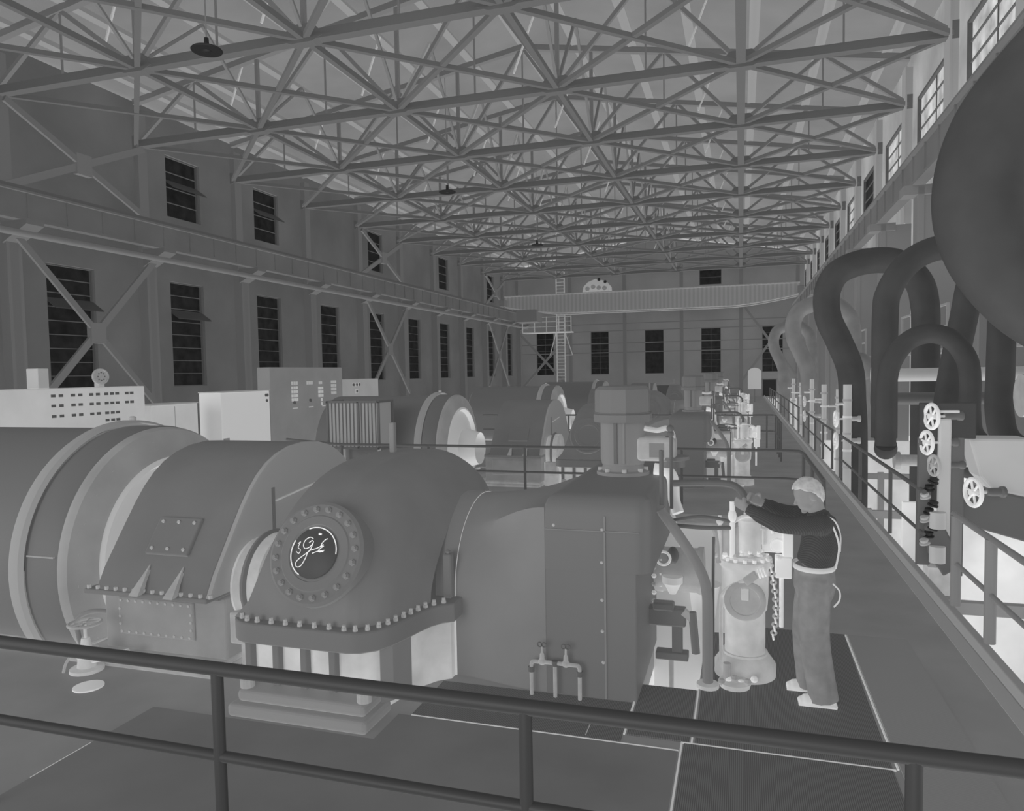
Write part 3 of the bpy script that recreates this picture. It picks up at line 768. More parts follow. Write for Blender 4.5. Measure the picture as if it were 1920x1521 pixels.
    # lube pipe
    p = MB(); p.tube(bez([(-5.68, 5.35, .42), (-5.85, 5.3, .42), (-6.0, 5.28, .34), (-6.0, 5.28, .2), (-5.9, 5.25, .1), (-5.6, 5.22, .08)], 6), .022, 10)
    p.build('lube_pipe', M_lag, t)
    return t
def coupling():
    t = thing('shaft_coupling', (-4.05, YA, ZA), 'near round flanged shaft coupling between arched housing and turbine hood', 'coupling', 'shaft couplings in a row')
    yc, zc = 5.66, .76
    MB().lathe([(0, .26), (.02, .38), (.05, .39), (.07, .35), (.08, .34)], (-4.235, yc-.06, zc), (1,0,0), 40).build('ring', M_pale, t)
    MB().lathe([(0, .36), (.02, .44), (.05, .45), (.07, .42)], (-4.135, yc, zc), (1,0,0), 40).build('flange', M_arch, t)
    MB().lathe([(0, .42), (.10, .41), (.12, .3)], (-4.065, yc, zc), (1,0,0), 40).build('hub', M_pale, t)
    for i in range(16):
        a = 2*PI*i/16
        MB().lathe([(0, .02), (.03, .02)], (-4.155, yc-.06+.31*math.cos(a), zc+.31*math.sin(a)), (1,0,0), 6).build('bolt', M_bright, t, smooth=0)
    q = MB(); q.box((-4.31, 5.45, 0), (-3.95, 7.8, .55)); q.build('bearing_base', M_pale, t, smooth=0, bevel=.02)
    MB().box((-4.22, 5.2, .30), (-3.95, 5.32, .58)).build('side_box', M_mid, t, smooth=0, bevel=.02)
    for x in (-4.2, -4.08, -3.97): MB().lathe([(0, .03), (.03, .03), (.035, .018), (.1, .018)], (x, 5.4, .55), (0,0,1), 6).build('stud', M_dark, t, smooth=0)
    return t
def generator():
    t = thing('generator', (-7.6, YA, 0), 'near big round generator at the left edge of the photo', 'generator', 'generators in a row')
    def cl(prof, name, m, n=72):
        b = MB(); b.lathe([(x+20, r) for x, r in prof], (-20, YA, ZA), (1,0,0), n, caps=False)
        b.v = [(x, y, max(z, 0.0 + .002*(z < 0))) for x, y, z in b.v]
        return b.build(name, m, t, smooth=35)
    cl([(-9.5, .0001), (-9.5, 1.2), (-9.4, 1.33), (-6.66, 1.33)], 'stator_casing', M_gen)
    cl([(-6.68, 1.33), (-6.68, 1.40), (-6.64, 1.42), (-6.54, 1.42), (-6.50, 1.39)], 'casing_ring', M_genp)
    cl([(-6.52, 1.36), (-6.17, 1.36), (-6.12, 1.33)], 'end_drum', M_gen)
    cl([(-6.14, 1.345), (-6.09, 1.345), (-6.05, 1.32), (-6.00, 1.06), (-5.97, 1.03)], 'end_shield', M_genface)
    cl([(-5.98, 1.04), (-5.95, .98), (-6.05, .93), (-5.9, .5), (-5.6, .42), (-5.5, .4)], 'end_bell', M_geni)
    MB().box((-6.49, 5.19, .93), (-6.16, 5.22, .945)).build('split_line', M_genface, t, smooth=0)
    for i in range(9):
        a = math.radians(100+i*14); MB().lathe([(0, .022), (.02, .022)], (-6.05, YA+1.2*math.cos(a), ZA+1.2*math.sin(a)), (1,0,0), 6).build('bolt', M_bolt, t, smooth=0)
    MB().lathe([(0, .04), (.05, .04), (.06, .02)], (-6.6, YA+.1, ZA+1.40), (0,0,1), 12).build('vent_plug', M_mid, t)
    MB().box((-9.2, 5.2, 0), (-6.0, 7.9, .05)).build('base_skirt', M_pale, t, smooth=0)
    return t
def motor_pump():
    t = thing('oil_pump_motor', (-1.03, 7.0, 1.62), 'near round-capped vertical oil pump motor standing on the square housing', 'motor', 'vertical pump motors in a row')
    y = 6.95; x = -1.075
    oct_ = lambda: None
    c = MB(); c.lathe([(0, .27), (.02, .275), (.07, .275), (.08, .262), (.085, .262), (.26, .262), (.305, .255), (.335, .225), (.34, .12)], (x, y, 2.12), (0,0,1), 12, a0=PI/12)
    c.build('motor_cap', M_motor, t, smooth=25)
    MB().lathe([(0, .272), (.012, .272)], (x, y, 2.20), (0,0,1), 12, a0=PI/12).build('cap_band', M_dark, t, smooth=0)
    MB().lathe([(0, .2), (.05, .21), (.40, .21), (.44, .25)], (x, y, 1.72), (0,0,1), 36).build('motor_body', M_lag, t)
    MB().box((x-.05, y-.235, 1.74), (x-.02, y-.19, 2.12)).build('body_rib', M_dark, t, smooth=0)
    MB().box((x+.03, y-.222, 1.74), (x+.05, y-.2, 2.12)).build('body_rib', M_lag, t, smooth=0)
    MB().lathe([(0, .25), (.03, .25), (.04, .2), (.11, .19)], (x, y, 1.62), (0,0,1), 30).build('motor_foot', M_lag, t)
    for i in range(8):
        a = 2*PI*i/8+.2; MB().lathe([(0, .022), (.035, .022)], (x+.215*math.cos(a), y+.215*math.sin(a), 1.65), (0,0,1), 6).build('bolt', M_mid, t, smooth=0)
    MB().box((x+.15, y-.17, 1.76), (x+.5, y+.1, 1.98)).build('terminal_box', M_mid, t, smooth=0, bevel=.04, seg=3)
    MB().box((x+.27, y-.185, 1.80), (x+.40, y-.165, 1.93)).build('name_plate', M_lag, t, smooth=0)
    MB().lathe([(0, .11), (.06, .11), (.07, .15), (.1, .15)], (x+.47, y-.03, 1.70), (0,0,1), 20).build('pump_flange', M_motor, t)
    MB().tube(bez([(x+.21, y-.05, 2.06), (x+.33, y-.05, 2.04), (x+.42, y-.05, 2.06), (x+.47, y-.05, 2.0), (x+.46, y-.05, 1.93)], 5), .025, 8).build('conduit', M_pale, t)
    for dz in (0, .05, .1): MB().ball((x+.43+.02*(dz > 0), y-.08, 1.96+dz), .035, 10).build('fitting', M_dark, t)
    MB().tube(bez([(x+.30, y-.06, 1.68), (x+.42, y-.06, 1.66), (x+.47, y-.06, 1.58), (x+.48, y-.06, 1.40), (x+.52, y-.1, 1.28)], 5), .055, 14).build('outlet_pipe', M_cab, t)
    MB().cyl((x+.475, y-.26, 2.0), (x+.475, y-.26, 1.35), .016, 8).build('rod', M_dark, t)
    return t
def control_gear():
    """pale valve gear at the right of the housing: each item its own thing"""
    out = []
    # column
    cx_, cy_ = .03, 6.42
    t = thing('control_column', (cx_, cy_, 0), 'near pale round control column with porthole cover on the ribbed plate', 'control column', 'control columns in a row'); out.append(t)
    MB().lathe([(0, .25), (.10, .25), (.13, .23), (.17, .2), (.18, .185), (.20, .185)], (cx_, cy_, .012), (0,0,1), 40).build('column_base', M_pale, t)
    MB().lathe([(0, .165), (.36, .165), (.38, .18), (.5, .19), (.72, .19), (.76, .22), (.80, .22), (.81, .17), (.84, .17)], (cx_, cy_, .2), (0,0,1), 40).build('column_barrel', M_pale, t)
    pc = MB(); pc.lathe([(0, .165), (.05, .165), (.06, .15), (.06, .12), (.045, .115), (.045, .0001)], (cx_, cy_-.15, .69), (0,-1,0), 40, caps=False); pc = pc.build('porthole_cover', M_mid, t)
    MB().box((cx_-.03, cy_-.215, .70), (cx_+.03, cy_-.195, .80)).build('porthole_tab', M_pale, pc, smooth=0, bevel=.005)
    for i in range(16):
        a = 2*PI*i/16; MB().lathe([(0, .016), (.03, .016)], (cx_+.195*math.cos(a), cy_+.195*math.sin(a), 1.0), (0,0,1), 6).build('bolt', M_bright, t, smooth=0)
    MB().tube(bez([(cx_-.19, cy_-.12, .15), (cx_-.19, cy_-.12, .62), (cx_-.16, cy_-.16, .75), (cx_-.04, cy_-.19, .84), (cx_+.02, cy_-.2, .87)], 6), .017, 10).build('sense_pipe', M_pale, t)
    MB().tube(bez([(cx_-.255, cy_-.15, .1), (cx_-.255, cy_-.15, .7), (cx_-.25, cy_-.15, 1.2)], 6), .012, 8).build('sense_rod', M_dark, t)
    nb = MB(); nb.bar((cx_+.0, cy_-.22, .855), (cx_+.09, cy_-.22, .93), .07, .06); nb.build('union_block', M_mid, t, smooth=0, bevel=.01)
    for i in range(3): MB().torus((cx_+.11+.022*i, cy_-.21, .93+.01*i), (1,0,.3), .032, .01, 16, 6).build('spring_coil', M_bright, t)
    for i in range(18):
        q = i/17; x = .20+.045*math.sin(q*2.6); z = .97-.60*q
        MB().torus((cx_+x, cy_-.08, z), (1, 0, .2) if i % 2 else (0, 1, .2), .020, .009, 14, 6).build('link', M_bright if i % 2 else M_mid, t)
    MB().cyl((cx_+.29, cy_-.02, .44), (cx_+.29, cy_-.02, .92), .018, 10).build('dip_stick', M_bright, t)
    MB().lathe([(0, .12), (.04, .13), (.06, .09)], (cx_-.08, cy_-.3, .013), (0,0,1), 20).build('drain_foot', M_pale, t)
    MB().cyl((cx_-.14, cy_-.33, .05), (cx_-.14, cy_-.33, .21), .03, 12).build('drain_stub', M_mid, t)
    for i in range(6): MB().ball((cx_-.18+.05*i, cy_-.36+.02*(i % 2), .06+.02*(i % 3)), .03, 8).build('drain_fitting', M_bright if i % 2 else M_mid, t)
    # bent pipe
    o = MB(); o.tube(bez([(-.63, 6.05, 1.46), (-.60, 6.05, 1.41), (-.50, 6.05, 1.27), (-.37, 6.05, 1.07), (-.295, 6.05, .92), (-.265, 6.05, .78), (-.26, 6.05, .6), (-.26, 6.05, .02)], 6), .042, 16)
    o = o.build('oil_pipe', M_lag); tag(o, 'near thick grey oil pipe bending down beside the control column', 'pipe', 'bent oil pipes in a row'); out.append(o)
    MB().lathe([(0, .09), (.03, .09), (.04, .06)], (-.26, 6.05, .012), (0,0,1), 16).build('pipe_flange', M_pale, o)
    r_ = MB(); r_.cyl((-.62, 6.02, 1.5), (-.62, 6.02, 1.95), .018, 10); r_.build('pipe_tail', M_dark, o)
    # servo drum
    t = thing('servo_motor', (-.55, 6.75, .4), 'near pale horizontal servo drum and brackets beside the square housing', 'servo', 'servo drums in a row'); out.append(t)
    MB().lathe([(.02, .10), (.03, .2), (.06, .21), (.12, .2), (.40, .2), (.42, .215), (.46, .215), (.47, .1)], (-.78, 6.75, .78), (1,0,0), 32).build('drum', M_mid, t)
    for i in range(10):
        a = 2*PI*i/10; MB().lathe([(0, .018), (.03, .018)], (-.71, 6.75+.19*math.cos(a), .78+.19*math.sin(a)), (1,0,0), 6).build('bolt', M_bright, t, smooth=0)
    MB().ball((-.58, 6.58, .95), (.05, .05, .08)).build('relief_dome', M_dark, t)
    MB().torus((-.66, 6.53, .93), (0,1,0), .06, .012, 20, 6).build('lifting_eye', M_bright, t)
    for i in range(7): MB().ball((-.74, 6.5, 1.0-.075*i), .022, 8).build('nut', M_bright if i % 2 else M_mid, t)
    MB().lathe([(0, .03), (.08, .07), (.1, .09), (.16, .09)], (-.58, 6.52, .62), (0,0,1), 14).build('pilot_cone', M_geni, t)
    k = MB(); k.box((-.80, 6.40, .36), (-.46, 6.52, .52)); k.box((-.74, 6.38, .50), (-.56, 6.5, .57)); k.build('bracket', M_motor, t, smooth=0, bevel=.015)
    k = MB(); k.box((-.58, 6.42, .12), (-.49, 6.5, .4)); k.box((-.72, 6.40, .06), (-.44, 6.52, .13)); k.build('hanger', M_motor, t, smooth=0, bevel=.01)
    MB().bar((-.48, 6.42, .50), (-.40, 6.42, .44), .05, .06).build('crank_arm', M_mid, t, smooth=0)
    MB().cyl((-.405, 6.42, .50), (-.375, 6.42, .14), .035, 12).build('push_rod', M_motor, t)
    MB().cyl((-.59, 6.46, .08), (-.59, 6.46, -1.5), .022, 10).build('drain_pipe', M_mid, t)
    MB().lathe([(0, .1), (.3, .14), (.32, .16)], (-.33, 6.9, .30), (0,0,1), 20).build('valve_pot', M_geni, t)
    MB().box((-.80, 7.0, -1.6), (-.3, 7.3, .62)).build('servo_stand', M_geni, t, smooth=0)
    # tall pale chest behind
    t = thing('oil_chest', (-.5, 7.6, 0), 'near pale sheet metal oil chest behind the bent pipe', 'oil chest', 'oil chests in a row'); out.append(t)
    MB().box((-.72, 7.35, .0), (-.05, 7.75, 1.06)).build('chest_body', M_geni, t, smooth=0, bevel=.02)
    MB().box((-.74, 7.33, 1.05), (-.03, 7.77, 1.10)).build('chest_lid', M_mid, t, smooth=0, bevel=.01)
    MB().prism([(-.78, .98), (-.72, 1.24), (-.64, 1.24), (-.58, .98), (-.58, .6), (-.78, .6)], 7.2, 7.34, 'y').build('filler_neck', M_geni, t, smooth=0)
    # valve block with two pots, gauge and knobs
    t = thing('valve_block', (.14, 6.5, 1.03), 'near cluster of pots, valves and gauge on top of the control column', 'valve block', 'valve clusters in a row'); out.append(t)
    MB().lathe([(0, .07), (.02, .085), (.24, .085), (.26, .06)], (-.10, 6.42, 1.03), (0,0,1), 24).build('pot', M_mid, t)
    MB().lathe([(0, .08), (.03, .095), (.30, .095), (.33, .05), (.36, .05)], (.07, 6.42, 1.03), (0,0,1), 24).build('pot', M_pale, t)
    for i in range(8):
        a = 2*PI*i/8; MB().ball((.07+.09*math.cos(a), 6.42+.09*math.sin(a), 1.07), .018, 8).build('nut', M_bright, t)
    fr = MB(); fr.box((.17, 6.45, 1.05), (.36, 6.55, 1.30)); fr.build('relay_box', M_geni, t, smooth=0, bevel=.015)
    MB().lathe([(0, .06), (.03, .06), (.032, .052), (.025, .05), (.025, .0001)], (.29, 6.44, 1.12), (0,-1,0), 24, caps=False).build('gauge', M_bright, t)
    MB().lathe([(0, .012), (.07, .012), (.075, .045), (.09, .05), (.10, .02)], (.25, 6.42, 1.22), (0,0,1), 16).build('knob', M_bright, t)
    MB().lathe([(0, .015), (.12, .015), (.125, .035), (.14, .035)], (.18, 6.40, 1.13), (0,0,1), 12).build('knob', M_pale, t)
    MB().box((.33, 6.38, 1.02), (.41, 6.5, 1.33)).build('side_plate', M_bright, t, smooth=0, bevel=.01)
    bx = MB(); bx.box((.27, 6.36, .86), (.40, 6.48, 1.04)); bx.build('link_box', M_bright, t, smooth=0, bevel=.01)
    st = MB(); st.cyl((-.07, 6.30, 1.03), (-.07, 6.30, 1.50), .022, 10); st.ball((-.07, 6.30, 1.38), (.035, .035, .06)); st.build('valve_stem', M_bright, t)
    st = MB(); st.cyl((-.17, 6.30, 1.0), (-.17, 6.30, 1.38), .014, 8); st.ball((-.17, 6.30, 1.33), .03); st.build('valve_stem', M_pale, t)
    MB().tube(bez([(-.56, 6.25, 1.33), (-.35, 6.25, 1.37), (-.2, 6.27, 1.36), (-.07, 6.3, 1.33)], 5), .014, 8).build('link_rod', M_dark, t)
    MB().tube(bez([(-.56, 6.25, 1.29), (-.3, 6.25, 1.28), (-.07, 6.3, 1.28)], 5), .018, 8).build('link_rod', M_dark, t)
    MB().tube(bez([(-.18, 6.3, .98), (-.19, 6.3, 1.15), (-.22, 6.3, 1.28)], 5), .02, 8).build('lever', M_mid, t)
    MB().tube(bez([(-.07, 6.42, 1.30), (.03, 6.36, 1.37), (.15, 6.36, 1.36), (.28, 6.4, 1.32)], 5), .016, 8).build('cross_pipe', M_pale, t)
    for i in range(8): MB().ball((-.2+.07*i, 6.30+.04*(i % 2), 1.04), .025, 8).build('fitting', M_bright if i % 2 else M_pale, t)
    # over pipe
    o = MB().tube(bez([(-.57, 6.55, 1.60), (-.35, 6.55, 1.61), (-.12, 6.55, 1.61), (-.02, 6.55, 1.57), (.04, 6.55, 1.48), (.045, 6.55, 1.39)], 6), .03, 14).build('crossover_pipe', M_dark)
    tag(o, 'near dark pipe crossing from the pump to the valve cluster', 'pipe', 'crossover pipes in a row'); out.append(o)
    return out
SET = [exhaust_turbine(), housing(), bearing_housing(), coupling(), generator(), motor_pump()] + control_gear()
taps()
DY = 10.7
POS = ['second', 'third', 'farthest']
SHORT = {'steam_turbine': 'grey steam turbine with domed hood', 'governor_housing': 'square sheet metal housing', 'bearing_housing': 'arched bearing housing',
    'shaft_coupling': 'round shaft coupling', 'generator': 'big round generator', 'oil_pump_motor': 'round-capped vertical pump motor', 'control_column': 'pale round control column',
    'oil_pipe': 'bent grey oil pipe', 'servo_motor': 'pale servo drum', 'oil_chest': 'pale oil chest', 'valve_block': 'cluster of pots and valves', 'crossover_pipe': 'dark crossover pipe'}
SKIP = ('bolt', 'ledge_bolt', 'screw', 'nut', 'drain_fitting', 'link', 'spring_coil', 'stud', 'script_emblem', 'emblem_disc', 'seam_strip', 'name_plate')
for n in range(1, 4):
    for s_ in SET:
        dx = -.75 if s_.get('category') == 'generator' else 0
        c = copy_tree(s_, (dx, DY*n, 0), skip=SKIP if n == 1 else SKIP + ('support_rib', 'fitting', 'end_groove', 'end_seam', 'gusset', 'hatch'))
        c['label'] = '%s in the %s machine row' % (SHORT[s_.name], POS[n-1])
# ================================================================== LEFT SIDE EQUIPMENT
def switchboard():
    x = -15.
    t = thing('switchboard', (x, 13.8, 0), 'pale switchboard with rows of small dark slots behind the generator', 'switchboard')
    MB().box((x-.7, 11.4, 0), (x, 15.55, 2.42)).build('board', M_cab, t, smooth=0, bevel=.02)
    rows = [(2.25, [0, .2, .52, .72, 1.03, 1.22, 1.47, 1.64, 1.80, 2.10, 2.26]), (2.02, [0, .2, .52, .72, 1.03, 1.22, 1.47, 1.64, 1.80, 2.10, 2.26]), (1.78, [0, .2, .52, .72, 1.03, 1.22, 1.47, 1.64, 1.80]), (1.60, [1.47, 1.64, 1.80])]
    for z, ys in rows:
        for y in ys: MB().box((x, 12.85+y-.05, z-.032), (x+.012, 12.85+y+.06, z+.032)).build('slot', M_dark, t, smooth=0)
    return t
switchboard()
tag(MB().box((-15.4, 12.55, 2.42), (-15.05, 12.82, 2.88)).build('relay_case', M_cab2, smooth=0, bevel=.015), 'upright pale case standing on top of the slotted switchboard', 'relay case')
g = thing('dial_gauge', (-15.2, 14.35, 2.42), 'round dial gauge standing on top of the slotted switchboard', 'gauge')
MB().lathe([(0, .2), (.06, .2), (.065, .17), (.05, .165), (.05, .0001)], (-15.2, 14.35, 2.68), (1,-.3,0), 28, caps=False).build('dial', M_mid, g)
for i in range(8):
    a = 2*PI*i/8; MB().ball((-15.13, 14.33+.1*math.cos(a), 2.68+.1*math.sin(a)), .02, 8).build('mark', M_dark, g)
MB().box((-15.3, 14.27, 2.42), (-15.15, 14.43, 2.52)).build('stand', M_cab2, g, smooth=0)
def cabinet(y0, y1, z, m, label, x=-15., seam=None):
    t = thing('switchgear_cabinet', (x, (y0+y1)/2, 0), label, 'cabinet')
    MB().box((x-.8, y0, 0), (x, y1, z)).build('cabinet_body', m, t, smooth=0, bevel=.02)
    for s_ in (seam or []): MB().box((x-.0, s_-.01, .05), (x+.006, s_+.01, z-.05)).build('door_gap', M_mid, t, smooth=0)
    MB().box((x-.82, y0-.01, z), (x+.02, y1+.01, z+.03)).build('cabinet_top', M_cab2, t, smooth=0)
    return t
cabinet(15.75, 17.5, 1.88, M_cab, 'low pale switchgear cabinet just right of the slotted switchboard', seam=[16.6])
c = cabinet(18.5, 20.9, 2.14, mat('cabinet_bright', 215, .7), 'tall bright cabinet between the low cabinet and the meter panel')
for y, z in ((20.7, 2.0), (20.78, 2.0), (20.74, 1.82)): MB().lathe([(0, .05), (.02, .05)], (-15., y, z), (1,0,0), 14).build('indicator', M_dark, c)
MB().box((-15.0, 18.55, .42), (-14.97, 18.8, .75)).build('vent_louvre', M_panel, c, smooth=0)
MB().lathe([(0, .05), (.04, .05)], (-15., 19.1, .55), (1,0,0), 14).build('lock_knob', M_dark, c)
def control_panel():
    x = -15.
    t = thing('control_panel', (x, 24, 0), 'grey upright control panel with groups of pale meters, left of the cage', 'control panel')
    MB().box((x-.5, 20.95, 0), (x, 25.6, 2.92)).build('panel_board', M_panel, t, smooth=0, bevel=.02)
    MB().box((x-.5, 25.6, 0), (x, 28.6, 2.45)).build('panel_wing', M_cab2, t, smooth=0, bevel=.02)
    def grid(y0, z0, ny, nz, dy, dz, w, h, m, name):
        for i in range(ny):
            for j in range(nz): MB().box((x, y0+i*dy, z0-j*dz-h), (x+.02, y0+i*dy+w, z0-j*dz)).build(name, m, t, smooth=0)
    grid(22.15, 2.42, 3, 1, .14, 0, .1, .12, M_geni, 'meter'); grid(22.15, 2.25, 3, 4, .14, .14, .1, .1, M_cab, 'meter')
    grid(23.1, 2.42, 3, 1, .14, 0, .1, .12, M_geni, 'meter')
    grid(23.9, 2.4, 2, 1, .12, 0, .09, .1, M_geni, 'meter'); grid(23.85, 2.2, 3, 3, .12, .14, .09, .1, M_cab, 'meter'); grid(24.02, 1.78, 1, 2, .1, .16, .09, .12, M_cab, 'meter')
    grid(24.75, 2.42, 3, 4, .13, .14, .1, .1, M_geni, 'meter')
    grid(26.4, 2.3, 3, 1, .22, 0, .16, .14, M_geni, 'meter'); grid(26.6, 2.05, 1, 2, .2, .3, .2, .18, M_geni, 'meter')
    for y, z in ((22.3, 1.68), (23.3, 1.72), (26.45, 2.22), (26.7, 2.22), (26.92, 2.22), (26.7, 1.95), (26.7, 1.65)):
        MB().lathe([(0, .06), (.035, .06)], (x, y, z), (1,0,0), 12).build('switch_knob', M_dark, t)
    for y in (22.2, 23.2, 24.1): MB().box((x, y, 1.46), (x+.01, y+.3, 1.5)).build('name_strip', M_geni, t, smooth=0)
control_panel()
def cage():
    t = thing('louvred_cage', (-8.65, 15.2, 0), 'slatted box cage on legs in front of the second generator', 'cage')
    x0, x1, y0, y1, z0, z1 = -9.22, -7.9, 15.0, 15.75, .92, 1.99
    MB().box((x0+.03, y0+.05, z0+.03), (x1-.03, y1-.03, z1-.03)).build('cage_body', M_archp, t, smooth=0)
    f = MB()
    for x in (x0, -8.42, x1):
        f.box((x-.025, y0, z0), (x+.025, y0+.05, z1))
    for z in (z0, z1): f.box((x0, y0, z-.025), (x1, y0+.05, z+.025))
    for x in (x0, x1):
        f.box((x-.025, y1-.05, z0), (x+.025, y1, z1)); 
        for z in (z0, z1): f.box((x-.025, y0, z-.025), (x+.025, y1, z+.025))
    f.build('cage_frame', M_dark, t, smooth=0)
    for i in range(7): MB().box((x0+.1+.095*i, y0+.02, z0), (x0+.115+.095*i, y0+.04, z1)).build('slat', M_dark, t, smooth=0)
    for i in range(5): MB().box((-8.35+.09*i, y0+.02, z0), (-8.335+.09*i, y0+.04, z1)).build('slat', M_dark, t, smooth=0)
    for x in (x0, x1):
        for y in (y0+.03, y1-.03): MB().box((x-.03, y-.03, 0), (x+.03, y+.03, z0)).build('leg', M_mid, t, smooth=0)
cage()
# valve on the floor by the pedestal, and a round cover
t = thing('floor_valve', (-5.83, 5.62, 0), 'pale floor valve with spoked handwheel in front of the arched housing pedestal', 'valve')
x, y = -5.60, 5.0
MB().lathe([(0, .14), (.03, .14), (.04, .08), (.12, .07), (.15, .10), (.20, .10), (.21, .05), (.30, .035)], (x, y, 0), (0,0,1), 20).build('valve_body', M_pale, t)
MB().cyl((x, y, .28), (x, y, .44), .014, 8).build('stem', M_pale, t)
hw = MB(); hw.torus((x, y, .43), (0,0,1), .13, .014, 28, 8); hw.build('handwheel', M_mid, t)
sp = MB()
for i in range(3): a = PI*i/3; sp.cyl((x-.13*math.cos(a), y-.13*math.sin(a), .43), (x+.13*math.cos(a), y+.13*math.sin(a), .43), .009, 6)
sp.build('spokes', M_mid, t)
MB().tube(bez([(x+.05, y, .1), (x+.2, y+.08, .12), (x+.35, y+.12, .16)], 4), .03, 10).build('branch_pipe', M_pale, t)
MB().tube(bez([(x-.06, y-.05, .2), (x-.12, y-.1, .1), (x-.14, y-.12, .01)], 4), .012, 8).build('drip_pipe', M_mid, t)
tag(MB().lathe([(0, .12), (.012, .12), (.016, .10)], (-5.28, 4.72, .001), (0,0,1), 28).build('floor_cover', M_bright), 'round bright cover plate set in the floor near the lower left railing', 'cover')

# far things
tag(MB().box((-9.2, 63.6, 0), (-3.4, 63.9, 1.3)).build('far_counter', mat('far_counter_dark', 78, .7), smooth=0, bevel=.02), 'long low dark cabinet standing before the far wall', 'cabinet')
t = thing('notice_board', (1.1, 60., 0), 'white round-topped notice board on a post by the far railing', 'notice board')
pr_ = [(.5, 1.0), (1.5, 1.0), (1.5, 2.3)] + [(1.0+.5*math.cos(math.radians(a)), 2.3+.35*math.sin(math.radians(a))) for a in range(15, 180, 15)] + [(.5, 2.3)]
MB().prism(pr_, 59.95, 60.05, 'y').build('board', M_geni, t, smooth=0); MB().box((.95, 60.05, 0), (1.05, 60.1, 1.2)).build('post', M_col, t, smooth=0)

# ================================================================== STEAM PIPES AT RIGHT
def pipe(pts, r, label, m, y, group, name='steam_pipe'):
    P = bez([(p[0], y, p[1]) for p in pts], 10)
    o = MB(); o.tube(P, r, 28); o = o.build(name, m); tag(o, label, 'pipe', group)
    return o
G = 'lagged steam pipes along the right wall'
S = [(2.50, -4.4), (2.50, .5), (2.46, 1.8), (2.40, 2.55), (2.16, 3.2), (1.93, 3.75), (1.90, 4.3), (2.08, 4.72), (2.45, 4.93), (2.95, 5.0), (3.40, 4.9), (3.78, 4.5), (3.92, 4.0), (3.95, 3.2), (3.95, 1.0), (3.95, -4.4)]
pipe(S, .29, 'big dark lagged pipe swerving in an S and arching over, nearest of the swerving pipes', M_pipe, 18.5, G)
pipe([(a-.05, b-.05) for a, b in S], .28, 'grey lagged pipe swerving in an S, second of the swerving pipes down the right side', M_pipep, 29.2, G)
pipe([(a-.1, b) for a, b in S], .30, 'small looking grey swerving pipe farthest down the right side', M_pipep, 45., G)
pipe([(2.28, 1.42), (2.28, 1.6), (2.28, 3.4), (2.34, 3.85), (2.56, 4.22), (2.82, 4.42), (3.15, 4.5), (3.5, 4.4), (3.82, 4.1), (3.95, 3.7), (3.95, 2.5), (3.95, 1.8), (4.1, 1.35), (4.6, 1.15), (5.4, 1.15)], .20, 'tall dark lagged pipe rising straight and arching right, behind the low U loop', M_pipe, 13.5, G)
pipe([(2.05, 1.42), (2.05, 1.7), (2.05, 2.25), (2.12, 2.66), (2.33, 2.96), (2.62, 3.06), (2.9, 2.96), (3.09, 2.68), (3.14, 2.35), (3.14, 1.9), (3.22, 1.55), (3.6, 1.38), (5.4, 1.38)], .14, 'low dark lagged pipe bent in an upside-down U in front of the tall arch', M_pipe, 12., G)
pipe([(3.9, 6.9), (3.4, 6.1), (2.85, 5.5), (2.45, 4.95), (2.30, 4.35), (2.40, 3.8), (2.75, 3.3), (3.2, 2.95), (3.7, 2.5), (3.9, 1.6), (3.9, -4.4)], .42, 'huge dark lagged pipe bulging at the right edge of the photo', M_pipe, 8.6, G)
# lower elbow joining the tall and U pipes
o = MB(); o.tube(bez([(2.28, 13.5, 1.45), (2.28, 13.42, 1.36), (2.25, 13.1, 1.32), (2.15, 12.5, 1.32), (2.06, 12.1, 1.36), (2.05, 12.0, 1.45)], 8), .15, 22)
tag(o.build('pipe_elbow', M_pipe), 'dark rounded elbow joining the tall pipe to the low U loop', 'pipe')
pipe([(5.4, .75), (4.1, .75), (3.65, .95), (3.5, 1.4), (3.55, 2.2), (3.75, 3.4), (3.9, 4.2), (4.2, 4.6)], .22, 'dark lagged pipe slanting up behind the low U loop', M_pipe, 14.8, G)
pipe([(2.9, -4.4), (2.9, 1.6), (3.0, 2.4), (3.3, 2.8), (3.6, 2.4), (3.7, 1.6), (3.7, -4.4)], .22, 'pale grey looped pipe between the first and second swerving pipes', M_pipep, 23.5, G)
# horizontal mains below
for y, z, r, l in ((12.75, 1.12, .09, 'thin horizontal pipe running to the right under the low U loop'), (9.4, 1.25, .16, 'short thick horizontal pipe end at the right edge above the handwheel')):
    m = MB(); m.lathe([(0, r*1.5), (.08, r*1.5), (.09, r), (2.4 if y > 10 else 1.6, r)], (2.30 if y > 10 else 2.95, y, z+ (1.0 if y < 10 else 0)), (1,0,0), 22)
    tag(m.build('steam_main', M_mid), l, 'pipe')
for y, z, r, m_, l in ((16.2, 2.42, .13, M_cab2, 'pale horizontal pipe behind the low U loop, upper of two'), (16.2, 1.95, .12, M_dark, 'dark horizontal pipe behind the low U loop, lower of two')):
    m = MB(); m.lathe([(0, r*1.4), (.06, r*1.4), (.07, r), (2.9, r)], (2.5, y, z), (1,0,0), 20); tag(m.build('steam_main', m_), l, 'pipe')
